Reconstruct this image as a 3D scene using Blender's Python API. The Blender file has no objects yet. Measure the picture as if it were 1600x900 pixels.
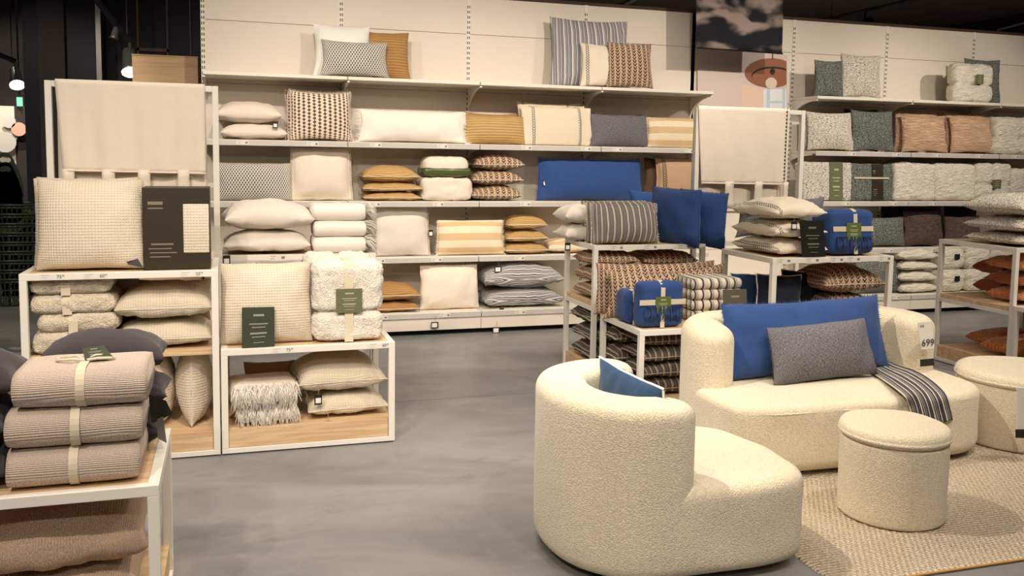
import bpy, bmesh, math, random
from mathutils import Vector, Matrix, noise
PI = math.pi
# ------------------------------------------------------------------ camera
F_PX, PITCH, ROLL, YAW, PPY = 1408.0, .0918, .015, .304, -73.5
CAM = Vector((.216, -8.831, 1.68))
fw = Vector((math.sin(YAW)*math.cos(PITCH), math.cos(YAW)*math.cos(PITCH), -math.sin(PITCH)))
r0 = Vector((math.cos(YAW), -math.sin(YAW), 0)); u0 = r0.cross(fw)
rt = r0*math.cos(ROLL)+u0*math.sin(ROLL); up = u0*math.cos(ROLL)-r0*math.sin(ROLL)
cam = bpy.data.cameras.new('camera'); camo = bpy.data.objects.new('camera', cam)
bpy.context.scene.collection.objects.link(camo)
cam.sensor_width = 36; cam.lens = F_PX/1600*36; cam.shift_y = PPY/1600; cam.clip_start = .05
camo.matrix_world = Matrix(((rt.x, up.x, -fw.x, CAM.x), (rt.y, up.y, -fw.y, CAM.y), (rt.z, up.z, -fw.z, CAM.z), (0, 0, 0, 1)))
bpy.context.scene.camera = camo
# ------------------------------------------------------------------ world, exposure
sc = bpy.context.scene
sc.view_settings.view_transform = 'Standard'; sc.view_settings.look = 'None'
sc.view_settings.gamma = 1; sc.view_settings.use_curve_mapping = False
sc.view_settings.exposure = -0.08
try: sc.cycles.use_denoising = True; sc.cycles.max_bounces = 8
except Exception: pass
w = bpy.data.worlds.new('shop_ambience'); sc.world = w; w.use_nodes = True
bg = w.node_tree.nodes['Background']; bg.inputs[0].default_value = (1, .90, .80, 1); bg.inputs[1].default_value = .22
# ------------------------------------------------------------------ lamps of the shop (out of the frame, on the ceiling tracks), added spots and fill
COL = bpy.context.scene.collection
WARM = (1, .885, .745)
def spot(x, y, z, tx, ty, tz, power, size=75, blend=.5, rad=.04, col=WARM):
    l = bpy.data.lights.new('spot_lamp', 'SPOT'); l.energy = power; l.spot_size = math.radians(size); l.spot_blend = blend
    l.shadow_soft_size = rad; l.color = col
    o = bpy.data.objects.new('spot_lamp', l); COL.objects.link(o); o.location = (x, y, z)
    o.rotation_euler = (Vector((tx, ty, tz))-Vector((x, y, z))).to_track_quat('-Z', 'Y').to_euler(); return o
# wall washers
for x, tx, p in ((-.9, .2, 190), (.75, 1.4, 205), (2.3, 2.3, 205), (3.6, 3.7, 205), (5.2, 5.0, 215), (6.9, 6.6, 235), (8.7, 8.4, 260)):
    spot(x, -3.3, 3.75, tx, 0, 1.3, p*.85, 80, .7)
# over the racks and the seats
for x, y, tx, ty, tz, p in ((-.9, -6.6, -.5, -3.4, .9, 230), (.7, -6.4, .75, -3.3, .8, 230), (3.9, -5.9, 3.3, -3.4, .7, 220),
                            (1.9, -7.6, 2.0, -5.3, .3, 170), (5.6, -6.3, 5.0, -3.5, .5, 230), (.2, -5.6, .6, -4.6, 0, 150),
                            (-1.3, -7.9, -.5, -5.4, .5, 330), (-.7, -10.2, -.45, -5.7, .35, 260), (6.6, -5.0, 6.4, -3, .6, 230), (1.2, -2.3, 1.4, -2.6, 0, 130),
                            (3.6, -7.2, 1.9, -5.4, .4, 120), (1.5, -3.6, 1.0, -5.6, 0, 130)):
    spot(x, y, 3.75, tx, ty, tz, p*.9, 72, .6)
spot(.7, -4.75, 3.75, 3.4, -5.3, .1, 420, 52, .5, .03)
for x in (-3, 2.5, 7, 11.5): spot(x, 6.0, 4.4, x, 5.5, 0, 520, 120, .6)  # unseen spots added past the wall; their floor bounce brightens the ceiling
spot(-3.2, 5.2, 3.6, -2.9, 7.5, 1.9, 160, 90); spot(-1.6, -.6, 3.75, -1.9, 1.8, 1.2, 120, 80)  # unseen spots added to brighten the far left display and the baskets
def area(x, y, z, sx, sy, power, col=(1, .90, .78)):  # unseen area lights added as soft ambient fill, no real fixtures
    l = bpy.data.lights.new('added_fill_light', 'AREA'); l.shape = 'RECTANGLE'; l.size = sx; l.size_y = sy; l.energy = power; l.color = col
    o = bpy.data.objects.new('added_fill_light', l); COL.objects.link(o); o.location = (x, y, z); return o
area(2.5, -7.5, 4.3, 9, 3, 120)
area(2.5, -3.6, 4.3, 9, 1.2, 70)

# ------------------------------------------------------------------ pixel of the 1600x900 photo -> point on a real plane
def P(px, py, x=None, y=None, z=None):
    d = fw*F_PX+rt*(px-800)+up*(450+PPY-py)
    if x is not None: t = (x-CAM.x)/d.x
    elif y is not None: t = (y-CAM.y)/d.y
    else: t = (z-CAM.z)/d.z
    return CAM+d*t
# ------------------------------------------------------------------ node helper
class S:
    g = None
    def __init__(s, k): s.k = k
    def _m(s, op, b=None, c=None):
        n = S.g.nodes.new('ShaderNodeMath'); n.operation = op
        for i, q in enumerate((s, b, c)):
            if q is None: continue
            if isinstance(q, S): S.g.links.new(q.k, n.inputs[i])
            else: n.inputs[i].default_value = q
        return S(n.outputs[0])
    def __add__(s, b): return s._m('ADD', b)
    def __sub__(s, b): return s._m('SUBTRACT', b)
    def __mul__(s, b): return s._m('MULTIPLY', b)
    def __truediv__(s, b): return s._m('DIVIDE', b)
    def lt(s, b): return s._m('LESS_THAN', b)
    def gt(s, b): return s._m('GREATER_THAN', b)
    def fr(s): return s._m('FRACT')
    def fl(s): return s._m('FLOOR')
    def ab(s): return s._m('ABSOLUTE')
    def sin(s): return s._m('SINE')
    def mx(s, b): return s._m('MAXIMUM', b)
    def mn(s, b): return s._m('MINIMUM', b)
    def mod(s, b): return s._m('FLOORED_MODULO', b)
    def clamp(s):
        r = s._m('ADD', 0.); r.k.node.use_clamp = True; return r
def lin(c):
    if isinstance(c, str):
        c = [int(c[i:i+2], 16)/255 for i in (0, 2, 4)]
        c = [v/12.92 if v <= .04045 else ((v+.055)/1.055)**2.4 for v in c]
    return tuple(c)+(1,) if len(c) == 3 else tuple(c)
def mixc(f, a, b):
    n = S.g.nodes.new('ShaderNodeMix'); n.data_type = 'RGBA'
    for i, q in ((0, f), (6, a), (7, b)):
        if isinstance(q, S): S.g.links.new(q.k, n.inputs[i])
        elif i == 0: n.inputs[0].default_value = q
        else: n.inputs[i].default_value = lin(q)
    return S(n.outputs[2])
def tex(kind, co, scale, out=0, **kw):
    n = S.g.nodes.new('ShaderNodeTex'+kind)
    if co is not None: S.g.links.new(co.k, n.inputs['Vector'])
    n.inputs['Scale'].default_value = scale
    for a, b in kw.items():
        if a in n.inputs: n.inputs[a].default_value = b
        else: setattr(n, a, b)
    return S(n.outputs[out])
def noi(co, scale, detail=3, rough=.5, dist=0): return tex('Noise', co, scale, Detail=detail, Roughness=rough, Distortion=dist)
def coords():
    n = S.g.nodes.new('ShaderNodeTexCoord'); u = S(n.outputs['UV']); o = S(n.outputs['Object'])
    s = S.g.nodes.new('ShaderNodeSeparateXYZ'); S.g.links.new(u.k, s.inputs[0])
    return u, o, S(s.outputs[0]), S(s.outputs[1])
def vscale(v, sx, sy, sz):
    n = S.g.nodes.new('ShaderNodeVectorMath'); n.operation = 'MULTIPLY'; S.g.links.new(v.k, n.inputs[0]); n.inputs[1].default_value = (sx, sy, sz)
    return S(n.outputs[0])
def ramp(f, a, b):   # smooth 0..1 between a and b
    n = S.g.nodes.new('ShaderNodeMapRange'); n.interpolation_type = 'SMOOTHSTEP'
    S.g.links.new(f.k, n.inputs[0]); n.inputs[1].default_value = a; n.inputs[2].default_value = b; return S(n.outputs[0])
MATS = {}
def mat(name, fn, rough=.9, metal=0, spec=.3, bump=.5, dist=.004, emit=None, sheen=0):
    m = bpy.data.materials.new(name); m.use_nodes = True; t = m.node_tree; S.g = t
    b = t.nodes['Principled BSDF']; b.inputs['Roughness'].default_value = rough; b.inputs['Metallic'].default_value = metal
    b.inputs['Specular IOR Level'].default_value = spec
    if sheen: b.inputs['Sheen Weight'].default_value = sheen; b.inputs['Sheen Roughness'].default_value = .5
    if callable(fn): r = fn(*coords())
    else: r = fn
    h = None; rg = None
    if isinstance(r, tuple) and len(r) in (2, 3) and (isinstance(r[0], (S, str)) or isinstance(r[0], tuple)):
        rg = r[2] if len(r) == 3 else None; r, h = r[0], r[1]
    if isinstance(r, S): t.links.new(r.k, b.inputs['Base Color'])
    else: b.inputs['Base Color'].default_value = lin(r)
    if rg is not None: t.links.new(rg.k, b.inputs['Roughness'])
    if h is not None:
        n = t.nodes.new('ShaderNodeBump'); n.inputs['Strength'].default_value = bump; n.inputs['Distance'].default_value = dist
        t.links.new(h.k, n.inputs['Height']); t.links.new(n.outputs[0], b.inputs['Normal'])
    if emit:
        b.inputs['Emission Color'].default_value = lin(emit[0]); b.inputs['Emission Strength'].default_value = emit[1]
    MATS[name] = m; return m
# ---- plain fabrics
def weave(c, var=.12, fine=.002):
    def f(U, O, u, v):
        n = noi(U, 14, 4); th = ((u*(2*PI/fine)).sin()*(v*(2*PI/fine)).sin())
        wr = noi(U, 5, 3)
        return mixc(n*var*2, c, tuple(q*(1-.25) for q in lin(c)[:3])), wr*1.2+noi(U, 60, 2)*.12
    return f
def solid(name, c, **k):
    return mat(name, weave(c), bump=.5, dist=.010, sheen=.15, **k)
for nm, c in (('cream_cotton', 'E9DCCB'), ('ivory_cotton', 'F3ECE1'), ('white_cotton', 'F0EDE6'), ('pale_cotton', 'E4DACD'), ('beige_linen', 'E8DCCA'),
              ('tan_linen', 'B89B80'), ('royal_blue', '2D4A82'), ('petrol_blue', '1B3F60'), ('navy', '141C30'), ('charcoal_cotton', '3A3438'),
              ('rose_taupe', 'BCA394'), ('brown_cotton', '5E4636'), ('strap_cream', 'D9CDB4'), ('black_cotton', '1C1A1C')):
    solid(nm, c)
def waffle(c):
    def f(U, O, u, v):
        p = .016
        a = ((u/p).fr()-.5).ab(); b = ((v/p).fr()-.5).ab(); g = a.mx(b)*2
        return mixc(ramp(g, .5, 1)*.55+noi(U, 6, 3)*.1, tuple(q*.80 for q in lin(c)[:3]), c), g*.7+noi(U, 4, 3)*2.5
    return f
mat('waffle_cream', waffle('EADCC6'), bump=.8, dist=.006)
mat('waffle_sand', waffle('E2D5BF'), bump=.7, dist=.006)
def boucle(c, sc=1.0, k=.82):
    def f(U, O, u, v):
        vo = tex('Voronoi', O, 105*sc, 0, Randomness=1.); n = noi(O, 60*sc, 4, .65, .6)
        h = (vo*-1.)+n*1.4
        return mixc(ramp(n, .35, .62), tuple(q*k for q in lin(c)[:3]), c), h+noi(O, 9, 2)*.6
    return f
mat('boucle_cream', boucle('EADDC2', 1.7, .82), bump=.7, dist=.004, sheen=.3)
mat('teddy_cream', boucle('F1E8DA', 1.2, .84), bump=.9, dist=.006, sheen=.4)
mat('teddy_sand', boucle('E2D4BC', 1.2, .8), bump=.9, dist=.006, sheen=.4)
# ---- patterned fabrics (u,v in metres on the cushion)
def stripes(seq, p, horiz=False, nz=.25):
    # seq: list of (start, end, colour) on 0..1 over a base colour seq[0]
    def f(U, O, u, v):
        q = v if horiz else u
        q = (q+noi(U, 9, 2)*.004)/p
        fr_ = q.fr(); c = lin(seq[0]); col = None
        th = noi(vscale(U, 900, 60, 1) if not horiz else vscale(U, 60, 900, 1), 1., 2)
        for (a, b, k) in seq[1:]:
            msk = fr_.gt(a)*fr_.lt(b)
            col = mixc(msk, col if col is not None else c, k)
        return mixc(ramp(th, .3, .75)*nz, col, '8A8078'), noi(U, 5, 3)*1.2+th*.1
    return f
mat('stripe_blue_grey', stripes(['6A6C7C', (.0, .16, 'E6DFD2'), (.22, .28, 'D9D4CB'), (.40, .44, 'C9C6C4'), (.58, .66, 'E2DCD0'), (.80, .83, 'CFCBC8')], .085), bump=.5, dist=.01)
mat('stripe_blue_lying', stripes(['5B5C68', (.0, .22, 'E9E4DA'), (.35, .42, 'D9D4CB'), (.6, .72, 'E2DCD0')], .05, True), bump=.5, dist=.01)
mat('stripe_charcoal', stripes(['6A6562', (.0, .10, 'EEE3CC'), (.16, .22, 'E9DDC4'), (.52, .54, 'C9BFAE'), (.70, .72, 'C9BFAE')], .052), bump=.5, dist=.01)
mat('stripe_dark', stripes(['3C3532', (.0, .09, 'C9B79C'), (.18, .25, 'B9A78C'), (.6, .63, '8F8272')], .050), bump=.5, dist=.01)
mat('stripe_navy_throw', stripes(['34363F', (.0, .10, 'DCD3C3'), (.20, .25, 'B9B2A8'), (.36, .39, 'CFC7B8'), (.62, .70, 'DCD3C3')], .07), bump=.5, dist=.01)
mat('stripe_peach', stripes(['EEDDC0', (.0, .5, 'D9B88E')], .14, True, .08), bump=.5, dist=.01)
mat('stripe_throw_bw', stripes(['E8DFCF', (.05, .3, '4A4744'), (.38, .45, '55504C'), (.52, .56, '55504C')], .06), bump=.5, dist=.01)
def arrows(base, dark, edge, p=.052, q=.030):
    def f(U, O, u, v):
        uu = u+noi(U, 4, 2)*.004
        c = ((uu/p).fr()-.5).ab()
        vv = ((v-c*p*1.3)/q).fr()
        msk = c.lt(.33)*vv.lt(.47)
        line = c.gt(.455)
        lt_ = c.gt(.30)*c.lt(.36)
        col = mixc(line, base, edge); col = mixc(lt_*.2, col, 'E4CDB2'); col = mixc(msk, col, dark)
        return col, noi(U, 5, 3)*1.2+msk*-.06
    return f
mat('arrow_small', arrows('B89A80', '2E201D', 'D0B496', .050, .029), bump=.5, dist=.01)
mat('arrow_brown', arrows('B89A80', '2E201D', 'D0B496', .060, .034), bump=.5, dist=.01)
def diamonds(U, O, u, v):
    p, q = .047, .033
    c = ((u/p).fr()-.5).ab(); d = (((v+(u/p).fl()*.011)/q).fr()-.5).ab()
    msk = (c*1.35+d).lt(.50); col = mixc(noi(U, 30, 2)*.3, 'E9D9C4', 'C9B49A'); col = mixc(msk, col, '5E4A40')
    return col, noi(U, 5, 3)*1.1+msk*.1
mat('diamond_brown', diamonds, bump=.6, dist=.01)
def basket(a, b):
    def f(U, O, u, v):
        p, q = .026, .020
        row = (v/q).fl(); c = (u/p+row*.5).fr(); d = (v/q).fr()
        msk = (c.gt(.5)*d.gt(.28)).mx(d.lt(.16)*c.lt(.7))
        return mixc(msk, a, b), msk*.4+noi(U, 5, 3)
    return f
mat('basket_grey', basket('E2DBD0', '5E5A58'), bump=.6, dist=.008)
def jute(c1, c2):
    def f(U, O, u, v):
        r = (v+noi(U, 5, 2)*.012)/.028
        w_ = (r*2*PI).sin(); k = noi(vscale(U, 120, 260, 1), 1., 3)
        col = mixc(ramp(k, .3, .7), c1, c2); col = mixc(ramp(w_, .2, .9)*.5, col, c2); col = mixc(ramp(w_, -.5, -.95)*.55, col, tuple(q*.6 for q in lin(c1)[:3]))
        return col, w_*.35+k*.6+noi(U, 5, 2)*.8
    return f
mat('jute_gold', jute('B98F55', 'D8B47C'), bump=.8, dist=.008)
mat('jute_brown', jute('A87A46', 'C79A62'), bump=.8, dist=.008)
def melange(c1, c2, lo=.35, hi=.65, s=1.):
    def f(U, O, u, v):
        a = noi(vscale(U, 700*s, 90*s, 1), 1., 3); b = noi(vscale(U, 90*s, 700*s, 1), 1., 3)
        k = ramp((a+b)*.5, lo, hi)
        return mixc(k, c1, c2), (a+b)*.2+noi(U, 5, 3)*1.2
    return f
mat('linen_grey', melange('36343B', '8C8A90', .42, .58, .85), bump=.5, dist=.01)
mat('ribbed_taupe', lambda U, O, u, v: (mixc(ramp(noi(vscale(U, 260, 500, 1), 1., 3), .35, .65), 'B3A092', 'DCCBBD'), (v*(2*PI/.0075)).sin()*.22+noi(U, 6, 2)*.8), bump=.7, dist=.008)
mat('ribbed_brown', lambda U, O, u, v: (mixc(ramp(noi(vscale(U, 300, 120, 1), 1., 3), .35, .65), 'A88E78', 'CDB59E'), (u*(2*PI/.009)).sin()*.16+noi(U, 5, 2)*1.6), bump=.7, dist=.010)
def slub(c1, c2, lo, hi, sx=90, sy=200):
    def f(U, O, u, v):
        a = noi(vscale(U, sx, sy, 1), 1., 4, .7, .8); k = ramp(a, lo, hi)
        return mixc(k, c1, c2), a*.8+noi(U, 6, 2)
    return f
mat('slub_ivory', slub('5B5651', 'E6DDD0', .40, .52, 45, 120), bump=.8, dist=.008)
mat('slub_grey', slub('343936', '8A8E86', .38, .62, 60, 80), bump=.8, dist=.008)
def quilted(c, k=.8, sx=7, sy=34, d=.35):
    def f(U, O, u, v):
        a = noi(vscale(U, sx, sy, 1), 1., 3, .6, 1.4)
        return mixc(ramp(a, .3, .6), tuple(q*k for q in lin(c)[:3]), c), a*1.7+noi(U, 4, 2)*.8
    return f
mat('quilt_peach', quilted('DDB898'), bump=1., dist=.02)
mat('quilt_ivory', quilted('F2E9DA', .88, 12, 26), bump=1., dist=.018)
mat('ruffle_plum', quilted('6A5652', .55, 22, 34), bump=1., dist=.02)
mat('fur_ivory', quilted('F2E8D6', .86, 10, 24), bump=1., dist=.02, sheen=.3)
mat('orange_velvet', slub('A3531C', 'E0924E', .35, .65, 60, 60), bump=.8, dist=.008, sheen=.5)
mat('orange_plain', weave('8E4520'), bump=.5, dist=.01, sheen=.3)
# ---- hard materials
def paint(c, n_=.02):
    return lambda U, O, u, v: (mixc(noi(O, 3, 3)*n_*2, c, tuple(q*.8 for q in lin(c)[:3])), noi(O, 220, 2)*.05)
mat('white_metal', paint('E9E3DA'), rough=.38, spec=.5, bump=.1)
mat('panel_white', paint('E4D9CB'), rough=.6, bump=.1)
mat('shelf_white', paint('EAE3D6'), rough=.5, bump=.1)
mat('rail_grey', paint('C9C3BC'), rough=.35, spec=.5, bump=.1)
mat('slot_black', (.012, .011, .010), rough=.7)
mat('black_kick', (.006, .006, .006), rough=.6)
def wood(c1, c2):
    def f(U, O, u, v):
        g = noi(vscale(O, 2.2, 30, 30), 1., 4, .6, .8); k = noi(vscale(O, 3, 160, 160), 1., 2)
        return mixc(ramp(g, .3, .7), c1, c2), k*.3
    return f
mat('oak_board', wood('C7A47C', 'E0C39E'), rough=.55, bump=.2, dist=.002)
mat('oak_pale', wood('CDA67C', 'DDBB92'), rough=.55, bump=.2, dist=.002)
def concrete(U, O, u, v):
    a = noi(vscale(O, .7, 1.3, 1), 1., 7, .62, .7); b = noi(vscale(O, 2.6, 4.2, 1), 1.5, 8, .74, .5); s = noi(O, 45, 3)
    c = mixc(ramp(a, .3, .68), '727274', '8E8C8B'); c = mixc(ramp(b, .50, .74)*.30, c, 'A4A09C'); c = mixc(ramp(b, .46, .28)*.45, c, '625E5B')
    c = mixc(ramp(s, .72, .8)*.3, c, '4A4644')
    return c, b*.15+s*.05, ramp(b, .2, .8)*.16+.30
mat('polished_concrete', concrete, rough=.4, spec=.35, bump=.25, dist=.003)
mat('dark_paint', paint('3A3431', .05), rough=.7)
mat('dark_blue_paint', paint('15181D', .05), rough=.5)
mat('ceiling_paint', paint('85756A', .1), rough=.9)
mat('dark_brown_edge', paint('4A342A'), rough=.7)
mat('steel', paint('7C7A78'), rough=.35, metal=.7, bump=.05)
mat('track_black', (.012, .012, .013), rough=.4)
mat('lamp_glow', (1, .95, .85), emit=('FFF0D8', 14))
mat('sign_glow', (.3, .9, .6), emit=('9CF0C8', 1.2))
mat('green_plastic', paint('28331F', .05), rough=.42, spec=.5)
def card(c, ink, rows):
    def f(U, O, u, v):
        col = S(coords()[2].k)*0.
        for (a, b, l, r) in rows: col = col.mx(v.gt(a)*v.lt(b)*u.gt(l)*u.lt(r))
        return mixc(col*.75, c, ink), noi(O, 90, 2)*.05
    return f
ROWS = [(.78, .83, .35, .68), (.58, .605, .22, .80), (.50, .52, .30, .72), (.34, .38, .25, .76), (.26, .28, .30, .72), (.12, .135, .35, .68)]
mat('card_green', card('3F4434', 'A9AC98', ROWS), rough=.4)
mat('card_dark', card('24241F', '86857A', ROWS), rough=.35)
mat('card_taupe', card('5F594D', 'A9A292', ROWS), rough=.4)
mat('label_green', card('5C6A38', 'D5D8B8', ROWS), rough=.5)
mat('label_moss', card('6A6B4E', 'C9C7AE', ROWS), rough=.5)
mat('package_dark', card('332C22', '8F8674', [(.79, .83, .08, .30), (.74, .755, .08, .30), (.30, .32, .12, .45), (.25, .262, .08, .42), (.20, .212, .10, .50), (.15, .162, .10, .40)]), rough=.45)
mat('tag_black', (.02, .02, .018), rough=.4)
mat('paper_white', paint('ECE7E0'), rough=.6)
mat('ink_dark', (.05, .05, .05), rough=.6)
mat('ticket_plain', card('E4DED6', '8A8680', [(.72, .80, .08, .40), (.42, .48, .08, .30), (.2, .25, .08, .34)]), rough=.35, spec=.5)
mat('ticket', card('E4DED6', '3A3836', [(.30, .72, .72, .92), (.72, .80, .08, .40), (.42, .48, .08, .30), (.2, .25, .08, .34)]), rough=.35, spec=.5)
mat('string_tan', (.35, .27, .18), rough=.9)
mat('jute_rug', lambda U, O, u, v: (lambda a, w1: (mixc(ramp(noi(U, 3.2, 3), .35, .65)*.35, mixc(ramp(a, .3, .65), 'AE9A7D', 'F0E2CC'), 'D2BC9A'), w1+a*.6))(
    noi(vscale(U, 90, 150, 1), 1., 3, .6, .6), (((v/.021).fl()*.5+u/.028)*2*PI).sin()*.5+((v/.021)*2*PI).sin()*.5), rough=1, bump=1., dist=.010)
mat('banner_floral', lambda U, O, u, v: mixc(ramp(noi(vscale(U, 1., 1.7, 1), 2.9, 2, .4, .2), .46, .62), '1A1B1F', '9C8A82'), rough=.85)
mat('poster_wall', lambda U, O, u, v: mixc(ramp(noi(U, 2, 2), .3, .7)*.4, 'DCC9C0', 'CFC6C4'), rough=.6)
mat('poster_rattan', lambda U, O, u, v: mixc(ramp(noi(vscale(U, 130, 260, 1), 1., 3), .35, .6), '5A2F20', 'B9795A'), rough=.6)
mat('poster_dark', (.03, .02, .018), rough=.6)
mat('poster_bulb', (.75, .62, .5), rough=.5)
mat('poster_peach', stripes(['E6BFA4', (.0, .5, 'F2DCCB')], .03, False, .03), rough=.6)
mat('poster_blue', (.55, .66, .78), rough=.6)
mat('poster_white', (.82, .84, .86), rough=.6)
mat('dish_white', paint('D9D3CC'), rough=.3)
mat('dish_pink', paint('E6B9A4'), rough=.3)
M = MATS
# ------------------------------------------------------------------ object helpers
def tag_(o, label=None, cat=None, group=None, kind=None):
    for k, v in (('label', label), ('category', cat), ('group', group), ('kind', kind)):
        if v: o[k] = v
    return o
def empty(name, loc, label=None, cat=None, group=None, rz=0, kind=None):
    o = bpy.data.objects.new(name, None); COL.objects.link(o); o.location = loc; o.rotation_euler.z = rz; o.empty_display_size = .05
    return tag_(o, label, cat, group, kind)
def link(name, bm, mats, parent=None, smooth=True, loc=None):
    me = bpy.data.meshes.new(name); bm.to_mesh(me); bm.free()
    for m_ in (mats if isinstance(mats, (list, tuple)) else [mats]): me.materials.append(M[m_])
    if smooth: me.polygons.foreach_set('use_smooth', [True]*len(me.polygons))
    o = bpy.data.objects.new(name, me); COL.objects.link(o)
    if parent is not None: o.parent = parent
    if loc is not None: o.location = loc
    return o
def uvl(bm): return bm.loops.layers.uv.get('uv') or bm.loops.layers.uv.new('uv')
def box(bm, x0, x1, y0, y1, z0, z1, bev=0, mi=0):
    uv = uvl(bm)
    vs = [bm.verts.new((x, y, z)) for z in (z0, z1) for y in (y0, y1) for x in (x0, x1)]
    fs = []
    for q in ((0, 2, 3, 1), (4, 5, 7, 6), (0, 1, 5, 4), (2, 6, 7, 3), (0, 4, 6, 2), (1, 3, 7, 5)):
        f = bm.faces.new([vs[i] for i in q]); f.material_index = mi; fs.append(f)
    for f in fs:   # unit uv on the faces
        n = f.normal if f.normal.length else Vector((0, 0, 1)); f.normal_update(); n = f.normal
        for l in f.loops:
            c = l.vert.co; U = (c.x-x0)/max(1e-6, x1-x0); V = (c.z-z0)/max(1e-6, z1-z0)
            if abs(n.z) > .5: V = (c.y-y0)/max(1e-6, y1-y0)
            if abs(n.x) > .5: U = (c.y-y0)/max(1e-6, y1-y0)
            l[uv].uv = (U, V)
    if bev:
        es = list({e for f in fs for e in f.edges})
        bmesh.ops.bevel(bm, geom=es, offset=bev, segments=2, profile=.5, affect='EDGES')
def boxo(name, m_, parent, x0, x1, y0, y1, z0, z1, bev=.002, smooth=False):
    bm = bmesh.new(); box(bm, x0, x1, y0, y1, z0, z1, bev); return link(name, bm, m_, parent, smooth)
def tube(bm, pts, r, n=6, closed=False, mi=0):
    pts = [Vector(p) for p in pts]; rings = []
    for i, p in enumerate(pts):
        a = pts[i-1] if (i or closed) else p; b = pts[(i+1) % len(pts)] if (i+1 < len(pts) or closed) else p
        t = (b-a).normalized() if (b-a).length > 1e-9 else Vector((0, 0, 1))
        s = t.cross(Vector((0, 0, 1))); s = s.normalized() if s.length > .05 else t.cross(Vector((0, 1, 0))).normalized(); q = t.cross(s)
        rr = r(i/max(1, len(pts)-1)) if callable(r) else r
        rings.append([bm.verts.new(p+s*math.cos(2*PI*k/n)*rr+q*math.sin(2*PI*k/n)*rr) for k in range(n)])
    m_ = len(rings)
    for i in range(m_ if closed else m_-1):
        A, B = rings[i], rings[(i+1) % m_]
        for k in range(n):
            f = bm.faces.new((A[k], A[(k+1) % n], B[(k+1) % n], B[k])); f.material_index = mi
    if not closed:
        for R in (rings[0], rings[-1]):
            try: bm.faces.new(R)
            except ValueError: pass
def catmull(pts, closed=True, k=8):
    n = len(pts); out = []
    rng = range(n) if closed else range(n-1)
    for i in rng:
        g = (lambda j: Vector(pts[j % n])) if closed else (lambda j: Vector(pts[min(max(j, 0), n-1)]))
        p0, p1, p2, p3 = g(i-1), g(i), g(i+1), g(i+2)
        for s in range(k):
            t = s/k
            out.append(.5*((2*p1)+(p2-p0)*t+(2*p0-5*p1+4*p2-p3)*t*t+(3*p1-p0-3*p2+p3)*t**3))
    if not closed: out.append(Vector(pts[-1]))
    return out
# ------------------------------------------------------------------ cushions
def pil_z(a, b, t, fl, pw=2.15, q=.55):
    a = min(1, abs(a)/(1-fl)); b = min(1, abs(b)/(1-fl))
    return t/2*((1-a**pw)*(1-b**pw))**q
def cushion_bm(w, h, t, ear=.05, fl=0., wr=.004, seed=0, slump=0., n=22, q=.5):
    """front faces -Y, stands on z=0"""
    bm = bmesh.new(); uv = uvl(bm); sd = Vector((seed*3.7, seed*1.9, seed*.7))
    nx = n; nz = max(10, int(n*min(1.4, h/w))) if h < w else n
    nx = int(n*min(1.9, max(1, w/h)))
    grid = {}
    for side in (-1, 1):
        for i in range(nx+1):
            for j in range(nz+1):
                if side == 1 and (i in (0, nx) or j in (0, nz)): grid[1, i, j] = grid[-1, i, j]; continue
                a = math.sin(PI/2*(2*i/nx-1)); b = math.sin(PI/2*(2*j/nz-1))
                x = w/2*a*(1-ear*(1-b*b)**1.0*abs(a)**2); z = h/2*b*(1-ear*(w/h)*.8*(1-a*a)*abs(b)**2)
                th = pil_z(a, b, t, fl, q=q)
                # creases running in from the rim
                p = Vector((x*1., z*1., side*.2))
                k = noise.noise(p*9+sd)*wr*2.2+noise.noise(p*22+sd)*wr
                for cx_ in (-1, 1):
                    for cz_ in (-1, 1):
                        dx, dz = (cx_-a)*w/2, (cz_-b)*h/2; dd = math.hypot(dx, dz)+1e-5
                        k += noise.noise(Vector((math.atan2(dz, dx)*3.2+seed, cx_*3, cz_*5)))*math.exp(-dd/(.32*min(w, h)))*wr*4.5*min(1, dd/.05)
                rim = (max(abs(a), abs(b)))**4
                k2 = noise.noise(Vector((x*26 if abs(b) > abs(a) else x*6, z*26 if abs(a) >= abs(b) else z*6, seed)))*wr*2.5*rim
                y = side*(th+(k+k2)*min(1, th/(t*.12)))
                zz = z+h/2+noise.noise(Vector((a*2, b*2, seed)))*wr
                s = (1-zz/h); y += 0
                x2 = x*(1+slump*(s-.5)*.3)+noise.noise(Vector((a*2, b*2, seed+9)))*wr
                y *= (1+slump*(s-.4))
                grid[side, i, j] = bm.verts.new((x2, y, zz))
    for side in (-1, 1):
        for i in range(nx):
            for j in range(nz):
                vs = [grid[side, i, j], grid[side, i+1, j], grid[side, i+1, j+1], grid[side, i, j+1]]
                if side == 1: vs.reverse()
                f = bm.faces.new(vs)
                for l in f.loops:
                    co = l.vert.co; aa = max(-1, min(1, co.x/(w/2))); bb = max(-1, min(1, (co.z-h/2)/(h/2))); dt = max(0, t/2-abs(co.y))
                    l[uv].uv = (co.x+aa**5*dt+(seed % 5)*.013, co.z+bb**5*dt)
    rimv = [grid[-1, i, 0].co.copy() for i in range(nx)]+[grid[-1, nx, j].co.copy() for j in range(nz)]+[grid[-1, i, nz].co.copy() for i in range(nx, 0, -1)]+[grid[-1, 0, j].co.copy() for j in range(nz, 0, -1)]
    return bm, rimv
SEED = [0]
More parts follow.
